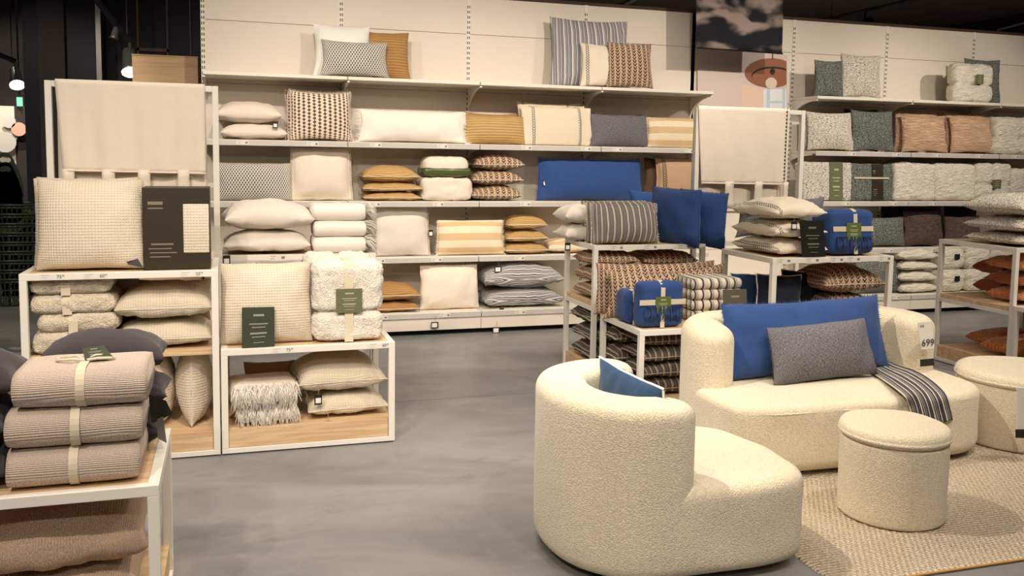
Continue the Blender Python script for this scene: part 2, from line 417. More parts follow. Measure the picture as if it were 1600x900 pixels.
def finish(o, rim, w, h, piping=None, fringe=None, seam=None, tag=None, back=None):
    if piping:
        bm = bmesh.new(); tube(bm, rim, .0055, 6, True); link('piping', bm, piping, o)
    if seam:
        bm = bmesh.new(); tube(bm, rim, .0028, 5, True); link('seam', bm, seam, o)
    if fringe:
        m_, ln, sides = fringe; bm = bmesh.new(); rnd = random.Random(int(w*1000))
        L = [Vector(p) for p in rim]; c = Vector((0, 0, h/2))
        for i in range(len(L)):
            a, b = L[i], L[(i+1) % len(L)]
            n_ = max(2, int((b-a).length/.006))
            for k in range(n_):
                p = a.lerp(b, (k+rnd.random()*.5)/n_); d = p-c
                sx = abs(d.x)/(w/2); sz = abs(d.z)/(h/2)
                s = ('r' if d.x > 0 else 'l') if sx > sz else ('t' if d.z > 0 else 'b')
                if s not in sides: continue
                out = {'r': Vector((1, 0, 0)), 'l': Vector((-1, 0, 0)), 't': Vector((0, 0, 1)), 'b': Vector((0, 0, -1))}[s]
                al = Vector((0, 0, 1)) if s in 'lr' else Vector((1, 0, 0))
                ll = ln*(.6+.7*rnd.random()); tip = p+out*ll+al*rnd.uniform(-.5, .5)*ll+Vector((0, rnd.uniform(-.6, .4)*ll, 0))
                wd = .0022; yv = Vector((0, wd, 0))
                vs = [bm.verts.new(q_) for q_ in (p-al*wd-yv, p+al*wd, p+yv, tip)]
                for tri in ((0, 1, 3), (1, 2, 3), (2, 0, 3)): bm.faces.new([vs[t_] for t_ in tri])
        if len(bm.faces): tag_(link('fringe', bm, m_, o, False), kind='stuff')
        else: bm.free()
    if tag:
        tx, tz = tag[:2]; bm = bmesh.new(); tube(bm, [(tx, -.012, tz), (tx+.006, -.03, tz-.03), (tx+.003, -.032, tz-.055)], .0015, 4)
        box(bm, tx-.022, tx+.022, -.036, -.033, tz-.12, tz-.055, mi=1); box(bm, tx-.015, tx+.015, -.0375, -.0362, tz-.11, tz-.075, mi=2)
        link('swing_tag', bm, ['string_tan', 'tag_black', 'paper_white'], o, False)
def stand(label, m_, x0, x1, ytop, zb, yp, t=.15, lean=.12, yaw=0, group=None, name='cushion', cat='cushion', h=None, ear=.085, fl=0., wr=.005, slump=.15, roll=0, n=22, q=.5, **kw):
    SEED[0] += 1
    t *= 1.15; a = P(x0, (ytop+ytop+90)/2, y=yp); b = P(x1, (ytop+ytop+90)/2, y=yp); w_ = b.x-a.x
    if h is None: h = (P((x0+x1)/2, ytop, y=yp+.05).z-zb)/math.cos(lean)
    bm, rim = cushion_bm(w_, h, t, ear, fl, wr, SEED[0], slump, n, q)
    o = link(name, bm, m_); o.location = ((a.x+b.x)/2, yp, zb+.004); o.rotation_euler = (-lean, roll, yaw)
    tag_(o, label, cat, group); finish(o, rim, w_, h, **kw); return o
def lie(label, m_, x0, x1, zb, t, yf, d=.45, group=None, name='cushion', cat='cushion', yaw=0, tilt=0, ear=.075, wr=.005, n=22, q=.42, roll=0, flat=.35, **kw):
    """lying flat: front edge at y=yf, bottom z=zb"""
    SEED[0] += 1
    ym = 0; zc = zb+t/2
    import_y = [yf]
    def px_to_x(px):
        # x on the plane y=yf at that pixel column (height zc)
        lo, hi = 0, 900
        for _ in range(30):
            m2 = (lo+hi)/2
            if P(px, m2, y=yf).z > zc: lo = m2
            else: hi = m2
        return P(px, m2, y=yf).x
    xa, xb = px_to_x(x0), px_to_x(x1); w_ = xb-xa
    bm, rim = cushion_bm(w_, d, t, ear, 0, wr, SEED[0], 0, n, q)
    # flatten the underside a little, droop the rim
    R = Matrix.Rotation(-PI/2, 4, 'X')
    for v in bm.verts:
        v.co = R @ v.co
        if v.co.z < 0: v.co.z *= (1-flat*.0)
        e = max(abs(v.co.x)/(w_/2), abs(v.co.y-d/2)/(d/2)); v.co.z -= flat*t*.35*(e**3)*(1 if v.co.z > -t*.3 else 0)
        v.co.y -= d/2
    rim2 = []
    for p in rim:
        p = R @ p; p.z -= flat*t*.35; p.y -= d/2; rim2.append(p)
    o = link(name, bm, m_); o.location = ((xa+xb)/2, yf+d/2, zc); o.rotation_euler = (tilt, roll, yaw)
    tag_(o, label, cat, group)
    if kw.get('piping') or kw.get('seam'):
        m3 = kw.get('piping') or kw.get('seam'); bm = bmesh.new(); tube(bm, rim2, .0055 if kw.get('piping') else .003, 5, True); link('piping' if kw.get('piping') else 'seam', bm, m3, o)
    if kw.get('tag'):
        tx = kw['tag'][0]*w_/2; bm = bmesh.new(); y_ = -d/2-.004; z_ = -t*.15
        tube(bm, [(tx, y_+.01, z_), (tx+.004, y_-.012, z_-.025), (tx, y_-.014, z_-.05)], .0015, 4)
        box(bm, tx-.022, tx+.022, y_-.017, y_-.014, z_-.11, z_-.05, mi=1); box(bm, tx-.015, tx+.015, y_-.0185, y_-.0172, z_-.10, z_-.07, mi=2)
        link('swing_tag', bm, ['string_tan', 'tag_black', 'paper_white'], o, False)
    if kw.get('fringe'):
        bm = bmesh.new(); rnd = random.Random(SEED[0]); fm, ln, _ = kw['fringe']
        for i, p in enumerate(rim2):
            q2 = rim2[(i+1) % len(rim2)]
            for k in range(4):
                s = p.lerp(q2, k/4); dr = Vector((s.x, s.y, 0)).normalized(); tp = s+dr*ln*rnd.uniform(.6, 1.2)+Vector((rnd.uniform(-.3, .3)*ln, 0, -ln*rnd.uniform(.2, .8)))
                sd = Vector((-dr.y, dr.x, 0))*.002
                vs = [bm.verts.new(c) for c in (s-sd, s+sd, s+Vector((0, 0, .003)), tp)]
                for tri in ((0, 1, 3), (1, 2, 3), (2, 0, 3)): bm.faces.new([vs[t_] for t_ in tri])
        tag_(link('fringe', bm, fm, o, False), kind='stuff')
    o['top'] = zb+t
    return o
# ------------------------------------------------------------------ soft rounded block (folded textiles)
def softbox_bm(w, d, h, r=.04, wr=.003, seed=0, n=(20, 12, 8), lumps=0., grooves=()):
    """centre x/y, bottom z=0; grooves: list of ('x'|'z', pos(0..1), depth)"""
    bm = bmesh.new(); uv = uvl(bm); nx, ny, nz = n; V = {}
    def g(i, k, L): return math.sin(PI/2*(2*i/k-1))*.35*L/2+(2*i/k-1)*.65*L/2
    for i in range(nx+1):
        for j in range(ny+1):
            for k in range(nz+1):
                if 0 < i < nx and 0 < j < ny and 0 < k < nz: continue
                p = Vector((g(i, nx, w), g(j, ny, d), g(k, nz, h)))
                c = Vector((max(-w/2+r, min(w/2-r, p.x)), max(-d/2+r, min(d/2-r, p.y)), max(-h/2+min(r, h/2*.98), min(h/2-min(r, h/2*.98), p.z))))
                dd = p-c; rr = min(r, h/2*.98)
                if dd.length > 1e-6:
                    q = dd.normalized(); p = c+Vector((q.x*r, q.y*r, q.z*rr))
                nn = (p-c*.5).normalized() if p.length else Vector((0, 0, 1))
                s = Vector((seed*2.1, seed, 0)); dsp = noise.noise(p*12+s)*wr*2+noise.noise(p*30+s)*wr
                if lumps: dsp += noise.noise(p*70+s)*lumps+noise.noise(p*130+s)*lumps*.6
                for ax, pos, dp in grooves:
                    L = {'x': w, 'z': h}[ax]; cc = (p.x if ax == 'x' else p.z)/L+.5
                    dsp -= dp*math.exp(-((cc-pos)*L/.016)**2)
                if k == 0: dsp = min(dsp, 0)
                V[i, j, k] = bm.verts.new(p+nn*dsp+Vector((0, 0, h/2)))
    def q4(a, b, c, e):
        f = bm.faces.new((V[a], V[b], V[c], V[e])); return f
    for i in range(nx):
        for j in range(ny):
            q4((i, j, 0), (i, j+1, 0), (i+1, j+1, 0), (i+1, j, 0)); q4((i, j, nz), (i+1, j, nz), (i+1, j+1, nz), (i, j+1, nz))
    for i in range(nx):
        for k in range(nz):
            q4((i, 0, k), (i+1, 0, k), (i+1, 0, k+1), (i, 0, k+1)); q4((i, ny, k), (i, ny, k+1), (i+1, ny, k+1), (i+1, ny, k))
    for j in range(ny):
        for k in range(nz):
            q4((0, j, k), (0, j, k+1), (0, j+1, k+1), (0, j+1, k)); q4((nx, j, k), (nx, j+1, k), (nx, j+1, k+1), (nx, j, k+1))
    for f in bm.faces:
        for l in f.loops: c = l.vert.co; l[uv].uv = (c.x, c.y+c.z)
    return bm
def strap(parent, x, w, d, h, m_='strap_cream', sw=.045, off=.004, name='strap', rnd_=False):
    """band running over front, top and back at local x"""
    bm = bmesh.new(); uvl(bm); e = off; r = min(.04, h*.4)
    prof = [(-d/2-e, .0), (-d/2-e, h-r), (-d/2-e+r*.3, h-r*.3), (-d/2+r, h+e), (d/2-r, h+e), (d/2+e-r*.3, h-r*.3), (d/2+e, h-r), (d/2+e, 0)]
    if rnd_: prof = [(-d/2+h/2-math.sin(PI*s/12)*(h/2+e), h/2-math.cos(PI*s/12)*(h/2+e)) for s in range(13)]+[(d/2-h*.5, h+e)]
    rows = []
    for (y, z) in prof: rows.append([bm.verts.new((x-sw/2, y, z)), bm.verts.new((x+sw/2, y, z)), bm.verts.new((x+sw/2, y*.985, z*.985)), bm.verts.new((x-sw/2, y*.985, z*.985))])
    for a, b in zip(rows, rows[1:]):
        for k in range(4): bm.faces.new((a[k], a[(k+1) % 4], b[(k+1) % 4], b[k]))
    bm.faces.new(rows[0]); bm.faces.new(rows[-1])
    return link(name, bm, m_, parent, False)
def xat(px, y, z):
    lo, hi = -400, 1300
    for _ in range(34):
        m2 = (lo+hi)/2
        if P(px, m2, y=y).z > z: lo = m2
        else: hi = m2
    return P(px, m2, y=y).x
def block(label, m_, x0, x1, zb, h, yf, d=.35, name='folded_blanket', cat='blanket', group=None, yaw=0, r=.045, wr=.004, lumps=0., tilt=0, straps=(), strapm='strap_cream', n=(22, 12, 8), grooves=(), sw=.045):
    SEED[0] += 1; xa, xb = xat(x0, yf, zb+h/2), xat(x1, yf, zb+h/2); w_ = xb-xa
    o = link(name, softbox_bm(w_, d, h, min(r, d*.45), wr, SEED[0], n, lumps, grooves), m_)
    o.location = ((xa+xb)/2, yf+d/2, zb+.002); o.rotation_euler = (tilt, 0, yaw); tag_(o, label, cat, group)
    for s in straps: strap(o, s*w_, w_, d, h, strapm, sw)
    return o
def folds(label, m_, x0, x1, zb, h, yf, d=.30, layers=3, name='folded_throw', cat='throw', group=None, yaw=0, wr=.003, fringe=None, straps=(), sw=.05):
    """textile folded in nested U folds; the folds show at the front and on the ends"""
    SEED[0] += 1; xa, xb = xat(x0, yf, zb+h/2), xat(x1, yf, zb+h/2); w_ = xb-xa; bm = bmesh.new(); uv = uvl(bm); sd = SEED[0]
    for L in range(layers):
        k = L/layers; H = h/2*(1-k*.92); D0 = -d/2+k*h*.42; D1 = d/2-k*h*.25; W = w_/2*(1+.012*L)-(0 if L == 0 else .0)
        ring = []
        for s in range(9): a = PI/2+PI*s/8; ring.append((D0+H+math.cos(a)*H, h/2+math.sin(a)*H))
        for s in range(9): a = -PI/2+PI*s/8; ring.append((D1-H+math.cos(a)*H, h/2+math.sin(a)*H))
        rows = []; nx = 18
        for i in range(nx+1):
            x = -W+2*W*i/nx; e = 1-.10*(abs(2*i/nx-1)**10)
            rows.append([bm.verts.new((x+noise.noise(Vector((y*9, z*9, sd+i)))*wr, (y)*1+noise.noise(Vector((x*7, y*4, sd)))*wr*1.5, h/2+(z-h/2)*e+noise.noise(Vector((x*8, z*8+y*5, sd+L)))*wr)) for y, z in ring])
        for A, B in zip(rows, rows[1:]):
            for j in range(len(ring)):
                f = bm.faces.new((A[j], A[(j+1) % len(ring)], B[(j+1) % len(ring)], B[j]))
                for l in f.loops: c = l.vert.co; l[uv].uv = (c.x, c.y+c.z)
        for R in (rows[0], rows[-1]):
            f = bm.faces.new(R if R is rows[-1] else R[::-1])
            for l in f.loops: c = l.vert.co; l[uv].uv = (c.y, c.z)
    bmesh.ops.recalc_face_normals(bm, faces=bm.faces)
    o = link(name, bm, m_); o.location = ((xa+xb)/2, yf+d/2, zb+.002); o.rotation_euler.z = yaw; tag_(o, label, cat, group)
    for s in straps: strap(o, s*w_, w_, d, h, 'strap_cream', sw, rnd_=True)
    if fringe:
        fm, ln, side = fringe; bm = bmesh.new(); rnd = random.Random(sd)
        for i in range(int(200*(1 if side == 'r' else 1.6))):
            if side == 'r': p = Vector((w_/2-.003, rnd.uniform(-d/2+.01, d/2-.02), h*rnd.uniform(.55, 1.0))); out = Vector((1, rnd.uniform(-.4, .4), rnd.uniform(-.9, .3)))
            else: p = Vector((rnd.uniform(-w_/2, w_/2), -d/2+.015*rnd.random(), h*rnd.uniform(.6, 1.02))); out = Vector((rnd.uniform(-.5, .5), -.7, rnd.uniform(-1.2, -.3)))
            pts = [p, p+out*ln*.5, p+out*ln*.9+Vector((0, 0, -ln*.3))]; tube(bm, pts, lambda t: .003*(1-.5*t), 4)
        tag_(link('fringe', bm, fm, o, True), kind='stuff')
    return o
def plate(name, m_, parent, pts, th=.002):
    """thin card given by four world corners (bottom-left, bottom-right, top-right, top-left) seen from the front"""
    bm = bmesh.new(); uv = uvl(bm); v = [Vector(p) for p in pts]; n_ = (v[1]-v[0]).cross(v[3]-v[0]).normalized()
    A = [bm.verts.new(p) for p in v]; B = [bm.verts.new(p-n_*th) for p in v]
    f = bm.faces.new(A)
    for l, q in zip(f.loops, ((0, 0), (1, 0), (1, 1), (0, 1))): l[uv].uv = q
    bm.faces.new(B[::-1])
    for i in range(4): bm.faces.new((A[i], B[i], B[(i+1) % 4], A[(i+1) % 4]))
    bmesh.ops.recalc_face_normals(bm, faces=bm.faces)
    return link(name, bm, m_, parent, False)
def text(s, size, parent, m_, loc, rot=(PI/2, 0, 0), name='lettering'):
    c = bpy.data.curves.new(name, 'FONT'); c.body = s; c.size = size; c.extrude = .0004; c.align_x = 'CENTER'; c.align_y = 'CENTER'; c.materials.append(M[m_])
    t_ = bpy.data.objects.new(name, c); me = bpy.data.meshes.new_from_object(t_); bpy.data.objects.remove(t_)
    if not me.materials: me.materials.append(M[m_])
    o = bpy.data.objects.new(name, me); COL.objects.link(o); o.parent = parent; o.location = loc; o.rotation_euler = rot; return o
# ------------------------------------------------------------------ rounded upholstery
def soft_extrude(outline, z0, z1, rb, rtop, crown=.0, wr=.0, seed=0):
    """outline: closed list of 2D points (counter-clockwise); rounded bottom and top rims, crowned top"""
    bm = bmesh.new(); uv = uvl(bm); n = len(outline); O_ = [Vector((p[0], p[1])) for p in outline]; N = []
    for i in range(n):
        t = (O_[(i+1) % n]-O_[i-1]).normalized(); N.append(Vector((t.y, -t.x)))
    cen = sum(O_, Vector((0, 0)))/n; prof = []
    for s in range(6): a = PI/2*s/5; prof.append((rb*(1-math.sin(a)), z0+rb*(1-math.cos(a))))
    m_ = 7
    for s in range(1, m_): prof.append((0, z0+rb+(z1-rtop-z0-rb)*s/m_))
    for s in range(8): a = PI/2*s/7; prof.append((rtop*(1-math.cos(a)), z1-rtop+rtop*math.sin(a)))
    rings = []
    for ins, z in prof: rings.append([bm.verts.new((*(O_[i]-N[i]*ins), z)) for i in range(n)])
    last = [O_[i]-N[i]*rtop for i in range(n)]
    for s in range(1, 9):
        k = s/9; rings.append([bm.verts.new((*(last[i].lerp(cen, k)), z1+crown*math.sin(k*PI/2))) for i in range(n)])
    for A, B in zip(rings, rings[1:]):
        for i in range(n): bm.faces.new((A[i], A[(i+1) % n], B[(i+1) % n], B[i]))
    c = bm.verts.new((cen.x, cen.y, z1+crown))
    for i in range(n): bm.faces.new((rings[-1][i], rings[-1][(i+1) % n], c))
    bm.faces.new(rings[0][::-1])
    if wr:
        for v in bm.verts:
            d = (Vector((v.co.x, v.co.y))-cen); dd = Vector((d.x, d.y, .3)).normalized()
            if v.co.z > z0+.01: v.co += dd*noise.noise(v.co*5+Vector((seed, 0, 0)))*wr
    for f in bm.faces:
        for l in f.loops: l[uv].uv = (l.vert.co.x+l.vert.co.y, l.vert.co.z+l.vert.co.y)
    return bm
def band(path, half, z0, z1, rb, rtop, wr=0, seed=0, slope=0):
    """curved back rest: rounded band following an open path, round ends"""
    P2 = [Vector(p) for p in catmull(path, False, 8)]; n = len(P2); T = []
    for i in range(n): T.append((P2[min(i+1, n-1)]-P2[max(i-1, 0)]).normalized())
    def outline(ins):
        h = half-ins; L, R = [], []
        st, en = P2[0], P2[-1]
        for a in (PI/2*k/6 for k in range(0, 6)):   # start cap
            L.append(st-T[0]*math.cos(a)*h+Vector((-T[0].y, T[0].x))*math.sin(a)*h); R.append(st-T[0]*math.cos(a)*h-Vector((-T[0].y, T[0].x))*math.sin(a)*h)
        for p, t in zip(P2, T): nn = Vector((-t.y, t.x)); L.append(p+nn*h); R.append(p-nn*h)
        for a in (PI/2*(5-k)/6 for k in range(0, 6)):
            L.append(en+T[-1]*math.cos(a)*h+Vector((-T[-1].y, T[-1].x))*math.sin(a)*h); R.append(en+T[-1]*math.cos(a)*h-Vector((-T[-1].y, T[-1].x))*math.sin(a)*h)
        return L, R
    prof = [(rb*(1-math.sin(PI/2*s/4)), z0+rb*(1-math.cos(PI/2*s/4))) for s in range(5)]
    prof += [(0, z0+rb+(z1-rtop-z0-rb)*s/8) for s in range(1, 8)]
    prof += [(rtop*(1-math.cos(PI/2*s/8)), z1-rtop+rtop*math.sin(PI/2*s/8)) for s in range(9)]
    bm = bmesh.new(); uv = uvl(bm); rings = []
    m_ = len(outline(0)[0])
    def zt(i): return -slope*(abs(2*i/(m_-1)-1)**3)
    for ins, z in prof:
        L, R = outline(ins); k = (z-z0)/(z1-z0)
        rings.append(([bm.verts.new((*p, z+zt(i)*k)) for i, p in enumerate(L)], [bm.verts.new((*p, z+zt(i)*k)) for i, p in enumerate(R)]))
    for (A, B), (C, D) in zip(rings, rings[1:]):
        for i in range(m_-1):
            bm.faces.new((A[i+1], A[i], C[i], C[i+1])); bm.faces.new((B[i], B[i+1], D[i+1], D[i]))
        bm.faces.new((A[0], B[0], D[0], C[0])); bm.faces.new((B[-1], A[-1], C[-1], D[-1]))
    A, B = rings[-1]
    for i in range(m_-1): bm.faces.new((A[i], B[i], B[i+1], A[i+1]))
    A, B = rings[0]
    for i in range(m_-1): bm.faces.new((B[i], A[i], A[i+1], B[i+1]))
    bmesh.ops.remove_doubles(bm, verts=bm.verts, dist=.0004)
    bmesh.ops.recalc_face_normals(bm, faces=bm.faces)
    for f in bm.faces:
        for l in f.loops: l[uv].uv = (l.vert.co.x+l.vert.co.y, l.vert.co.z+l.vert.co.y)
    return bm
# ================================================================== THE SETTING
def structure(name, m_, x0, x1, y0, y1, z0, z1, bev=0, parent=None):
    o = boxo(name, m_, parent, x0, x1, y0, y1, z0, z1, bev); o['kind'] = 'structure'; return o
structure('floor', 'polished_concrete', -12, 18, -14, -2.822, -.1, 0)
structure('floor', 'polished_concrete', -12, 18, -2.812, 16, -.1, 0)
structure('trim_1', 'dark_brown_edge', -12, 18, -2.822, -2.812, -.1, -.004)
structure('ceiling', 'ceiling_paint', -12, 18, -14, 16, 5.2, 5.3)
structure('wall_back', 'dark_paint', -12, 18, 12, 12.2, 0, 5.2)
structure('wall_right', 'dark_paint', 17.8, 18, -14, 16, 0, 5.2)
structure('wall_left', 'dark_paint', -12.2, -12, -14, 16, 0, 5.2)
structure('wall_rear', 'dark_paint', -12, 18, -14.2, -14, 0, 5.2)
def X(px, y, py=150): return P(px, py, y=y).x
structure('wall_column', 'dark_blue_paint', X(38, 2.5), X(104, 2.5), 2.5, 2.9, 0, 5.2)
boxc = structure('wall_column', 'dark_paint', X(62, 2.4), X(103, 2.4), 2.4, 2.5, 0, 5.2)
structure('wall_panel', 'dark_blue_paint', X(104, 2.55), X(152, 2.55), 2.55, 2.8, 0, 5.2)
structure('trim_2', 'steel', X(152, 2.5), X(160, 2.5), 2.5, 2.6, 0, 5.2)
structure('door_1', 'dark_blue_paint', X(160, 3.2), X(420, 3.2), 3.2, 3.3, 0, 5.2)
for a, b, c_, d_ in ((216, 219, 0, 90), (262, 265, 0, 78), (298, 300, 0, 90)):
    o_ = structure('trim_3', 'ceiling_paint', X(a, 3.18), X(b, 3.18), 3.16, 3.2, 0, 5.2)
zz = P(250, 76, y=3.18).z; structure('trim_4', 'ceiling_paint', X(216, 3.18), X(265, 3.18), 3.16, 3.2, zz-.04, zz)
# ---- the shelving wall
LEV = [.2175, .731, 1.26, 1.807, 2.395]
BW = 1.25; RND = random.Random(5)
def bracket(parent, x, z, dep, drop, th=.022):
    bm = bmesh.new(); uvl(bm); pts = [(-.012, z), (-dep, z)]; 
    for s in range(9): a = PI/2*s/8; pts.append((-dep*(1-math.sin(a))-.012*math.sin(a)*0-.0, z-drop*(1-math.cos(a))-.012))
    pts = [(-.005, z-.002), (-dep, z-.002)]+[(-dep+(dep-.005)*math.sin(PI/2*s/8)**1, z-.02-(drop-.02)*(1-math.cos(PI/2*s/8))) for s in range(9)]
    A = [bm.verts.new((x-th/2, y, q)) for y, q in pts]; B = [bm.verts.new((x+th/2, y, q)) for y, q in pts]
    bm.faces.new(A); bm.faces.new(B[::-1])
    for i in range(len(pts)): bm.faces.new((A[i], B[i], B[(i+1) % len(pts)], A[(i+1) % len(pts)]))
    bmesh.ops.recalc_face_normals(bm, faces=bm.faces)
    return link('shelf_bracket', bm, 'shelf_white', parent, False)
TICK = {}
def ticket(parent, x, y, z, w_=.105, h_=.038, txt=None):
    t_ = None
    if 'm' not in TICK:
        t_ = plate('price_ticket', 'ticket', parent, [(-w_/2, 0, -h_/2), (w_/2, 0, -h_/2), (w_/2, 0, h_/2), (-w_/2, 0, h_/2)]); TICK['m'] = t_.data
    else:
        t_ = bpy.data.objects.new('price_ticket', TICK['m']); COL.objects.link(t_); t_.parent = parent
    t_.location = (x, y-.002, z); return t_
def upright(parent, x):
    bm = bmesh.new(); box(bm, x-.019, x+.019, -.006, .03, .05, 3.26)
    for k in range(62):
        z = .1+k*.05
        for s in (-1, 1): box(bm, x+s*.009-.004, x+s*.009+.004, -.0075, -.005, z, z+.026, mi=1)
    return link('upright', bm, ['shelf_white', 'slot_black'], parent, False)
def bay(i, label, end_l=False, end_r=False, shelves=True, tickets=()):
    x0 = i*BW; x1 = x0+BW; b = empty('shelving_bay', (0, 0, 0), label, 'shelving', 'white shelving bays along the wall')
    zs = [.05, .70, 1.23, 1.78, 2.33, 2.899, 3.26]
    for a, c in zip(zs, zs[1:]): boxo('back_panel', 'panel_white', b, x0+.003, x1-.003, .0, .018, a+.002, c-.002, .0015)
    upright(b, x0)
    if end_r: upright(b, x1)
    boxo('top_cap', 'dark_brown_edge', b, x0, x1, -.004, .04, 3.26, 3.29, 0)
    boxo('plinth', 'panel_white', b, x0+.002, x1-.002, -.60, -.585, .05, .165, .002)
    boxo('kickboard', 'black_kick', b, x0, x1, -.52, -.50, 0, .05, 0)
    for k, z in enumerate(LEV):
        d = .60 if k == 0 else .475; top = k == 4
        if not shelves and k > 0: continue
        bm = bmesh.new(); box(bm, x0+.004, x1-.004, -d, -.008, z-.03, z, .003)
        s = link('shelf', bm, 'shelf_white', b, False)
        if not top:
            boxo('price_rail', 'rail_grey', s, x0+.004, x1-.004, -d-.012, -d, z-.052, z-.004, .002)
            for t in tickets: ticket(s, x0+t*BW+RND.uniform(-.05, .05), -d-.013, z-.028)
        if k > 0:
            if k == 4: bracket(b, x0+.012 if not end_l else x0+.012, z-.03, d-.02, .24)
            else: bracket(b, x0+.012, z-.03, d-.06, .12)
            if end_r: bracket(b, x1-.012, z-.03, d-.02 if k == 4 else d-.06, .24 if k == 4 else .12)
    return b
LB = ['leftmost white shelving bay behind the tall rack with the hanging curtain', 'white shelving bay under the white, jute and grey display cushions',
      'white shelving bay holding the ivory bolster and the jute stacks', 'white shelving bay under the tall blue striped display cushion',
      'white bay with the room photo poster and no upper shelves', 'white shelving bay under the small dark grey and slub display cushions',
      'white shelving bay under the ivory quilt on the top shelf', 'rightmost white shelving bay cut by the photo edge']
bay(0, LB[0], end_l=True, tickets=(.3, .75)); bay(1, LB[1], tickets=(.2, .7)); bay(2, LB[2], tickets=(.35, .9)); bay(3, LB[3], tickets=(.1, .75), end_r=True)
bay(4, LB[4], shelves=False, end_r=False); bay(5, LB[5], tickets=(.35, .8)); bay(6, LB[6], tickets=(.3, .75)); bay(7, LB[7], tickets=(.2, .7), end_r=True)
# ---- poster in the fifth bay
ps = empty('room_photo_poster', (0, -.03, 0), 'large photo print of a rattan pendant lamp, peach curtain and window', 'poster')
def pl(name, m_, px, d=0, par=ps): return plate(name, m_, par, [P(a, b, y=-.03-d)-Vector((0, -.03, 0)) for a, b in px], .001)
pl('print_sheet', 'poster_wall', [(1090, 330), (1229, 330), (1230, 86), (1090, 76)])
pl('curtain_print', 'poster_peach', [(1156, 220), (1193, 220), (1193, 138), (1159, 131)], .002)
pl('window_print', 'poster_white', [(1193, 220), (1229, 220), (1229, 139), (1193, 139)], .0024)
for a in ((1198, 1203), (1223, 1227)): pl('window_bar_print', 'poster_blue', [(a[0], 220), (a[1], 220), (a[1], 139), (a[0], 139)], .004)
pl('window_bar_print', 'poster_blue', [(1203, 161), (1223, 161), (1223, 158), (1203, 158)], .004)
def disc(name, m_, cx, cy, rx, ry, d, clipx=9999, tilt=0):
    q = []
    for k in range(28):
        a = 2*PI*k/28; x = min(clipx, cx+rx*math.cos(a)*math.cos(tilt)-ry*math.sin(a)*math.sin(tilt)); y = cy+rx*math.cos(a)*math.sin(tilt)+ry*math.sin(a)*math.cos(tilt)
        q.append(P(x, y, y=-.03-d)-Vector((0, -.03, 0)))
    bm = bmesh.new(); uv = uvl(bm); vs = [bm.verts.new(p) for p in q[::-1]]; f = bm.faces.new(vs)
    for l in f.loops: l[uv].uv = (l.vert.co.x, l.vert.co.z)
    return link(name, bm, m_, ps, False)
disc('lamp_shade_print', 'poster_rattan', 1205, 114, 41, 23, .005, 1229)
disc('lamp_opening_print', 'poster_dark', 1207, 119, 33, 15, .006, 1229); disc('lamp_inner_print', 'poster_rattan', 1207, 121, 32, 14, .007, 1229)
disc('bulb_print', 'poster_bulb', 1205, 130, 9, 9, .009)
disc('lamp_socket_print', 'poster_dark', 1207, 112, 4, 5, .010)
pl('lamp_cord_print', 'poster_dark', [(1207, 92), (1208, 92), (1208, 84), (1207, 84)], .008)
# ---- banner hanging above the poster
bn = empty('hanging_banner', (0, -.5, 0), 'black and blush blotched fabric banner hanging above the poster', 'banner')
bm = bmesh.new(); uv = uvl(bm); cs = [P(a, b, y=-.5)-Vector((0, -.5, 0)) for a, b in ((1088, 75), (1222, 84), (1226, -60), (1088, -60))]
G = {}
for i in range(21):
    for j in range(13):
        p = cs[0].lerp(cs[1], i/20).lerp(cs[3].lerp(cs[2], i/20), j/12); G[i, j] = bm.verts.new(p+Vector((0, .012*math.sin(i*1.1), 0)))
for i in range(20):
    for j in range(12):
        f = bm.faces.new((G[i, j], G[i+1, j], G[i+1, j+1], G[i, j+1]))
        for l in f.loops: l[uv].uv = (l.vert.co.x, l.vert.co.z)
o = link('cloth', bm, 'banner_floral', bn); md = o.modifiers.new('thickness', 'SOLIDIFY'); md.thickness = .006
bm = bmesh.new(); tube(bm, [cs[0]+Vector((0, -.01, 0)), cs[1]+Vector((0, -.01, 0))], .008, 8); link('hem_rod', bm, 'track_black', bn)
# ---- ceiling beams and lighting tracks
def track(name, a, b, z, label, heads=(), group='black lighting tracks', y=None):
    pa, pb = (P(*a, z=z), P(*b, z=z)) if y is None else (P(*a, y=y), P(*b, y=y)); e = empty(name, (0, 0, 0), label, 'light track', group)
    bm = bmesh.new(); tube(bm, [pa, pb], .03, 4); link('track_bar', bm, 'track_black', e, False)
    for s in (.1, .9):
        q = pa.lerp(pb, s); bm = bmesh.new(); tube(bm, [q, (q.x, q.y, 5.2)], .006, 5); link('hanger', bm, 'steel', e)
    return e, pa, pb
def head(q, dirv, label, lit=False, m_='track_black', group='track spotlights', s=1.):
    e = empty('track_spotlight', q, label, 'spotlight', group); d = Vector(dirv).normalized()
    bm = bmesh.new(); tube(bm, [(0, 0, 0), (0, 0, -.10*s)], .012*s, 6); link('stem', bm, m_, e)
    c = Vector((0, 0, -.13*s)); bm = bmesh.new(); tube(bm, [c-d*.09*s, c-d*.08*s, c+d*.07*s, c+d*.09*s], lambda t: (.03+.035*t)*s, 12); link('lamp_body', bm, m_, e)
    bm = bmesh.new(); tube(bm, [c+d*.088*s, c+d*.094*s], .058*s, 14); link('lamp_lens', bm, 'lamp_glow' if lit else 'steel', e, False)
    return e
e, pa, pb = track('light_track', (1285, 31), (1445, -4), 4.2, 'black lighting track crossing the dark ceiling at upper right')
head(pa.lerp(pb, .46)+Vector((0, 0, -.02)), (-.5, .1, -.35), 'black track spotlight just above the right shelving wall', s=1.6)
e, pa, pb = track('light_track', (150, 0), (204, 66), None, 'angled bright lighting track above the oak cabinet', y=1.0)
head(pa.lerp(pb, .97), (.1, -.5, -.85), 'glowing spotlight above the oak cabinet behind the curtain rack', True, 'steel', s=1.5)
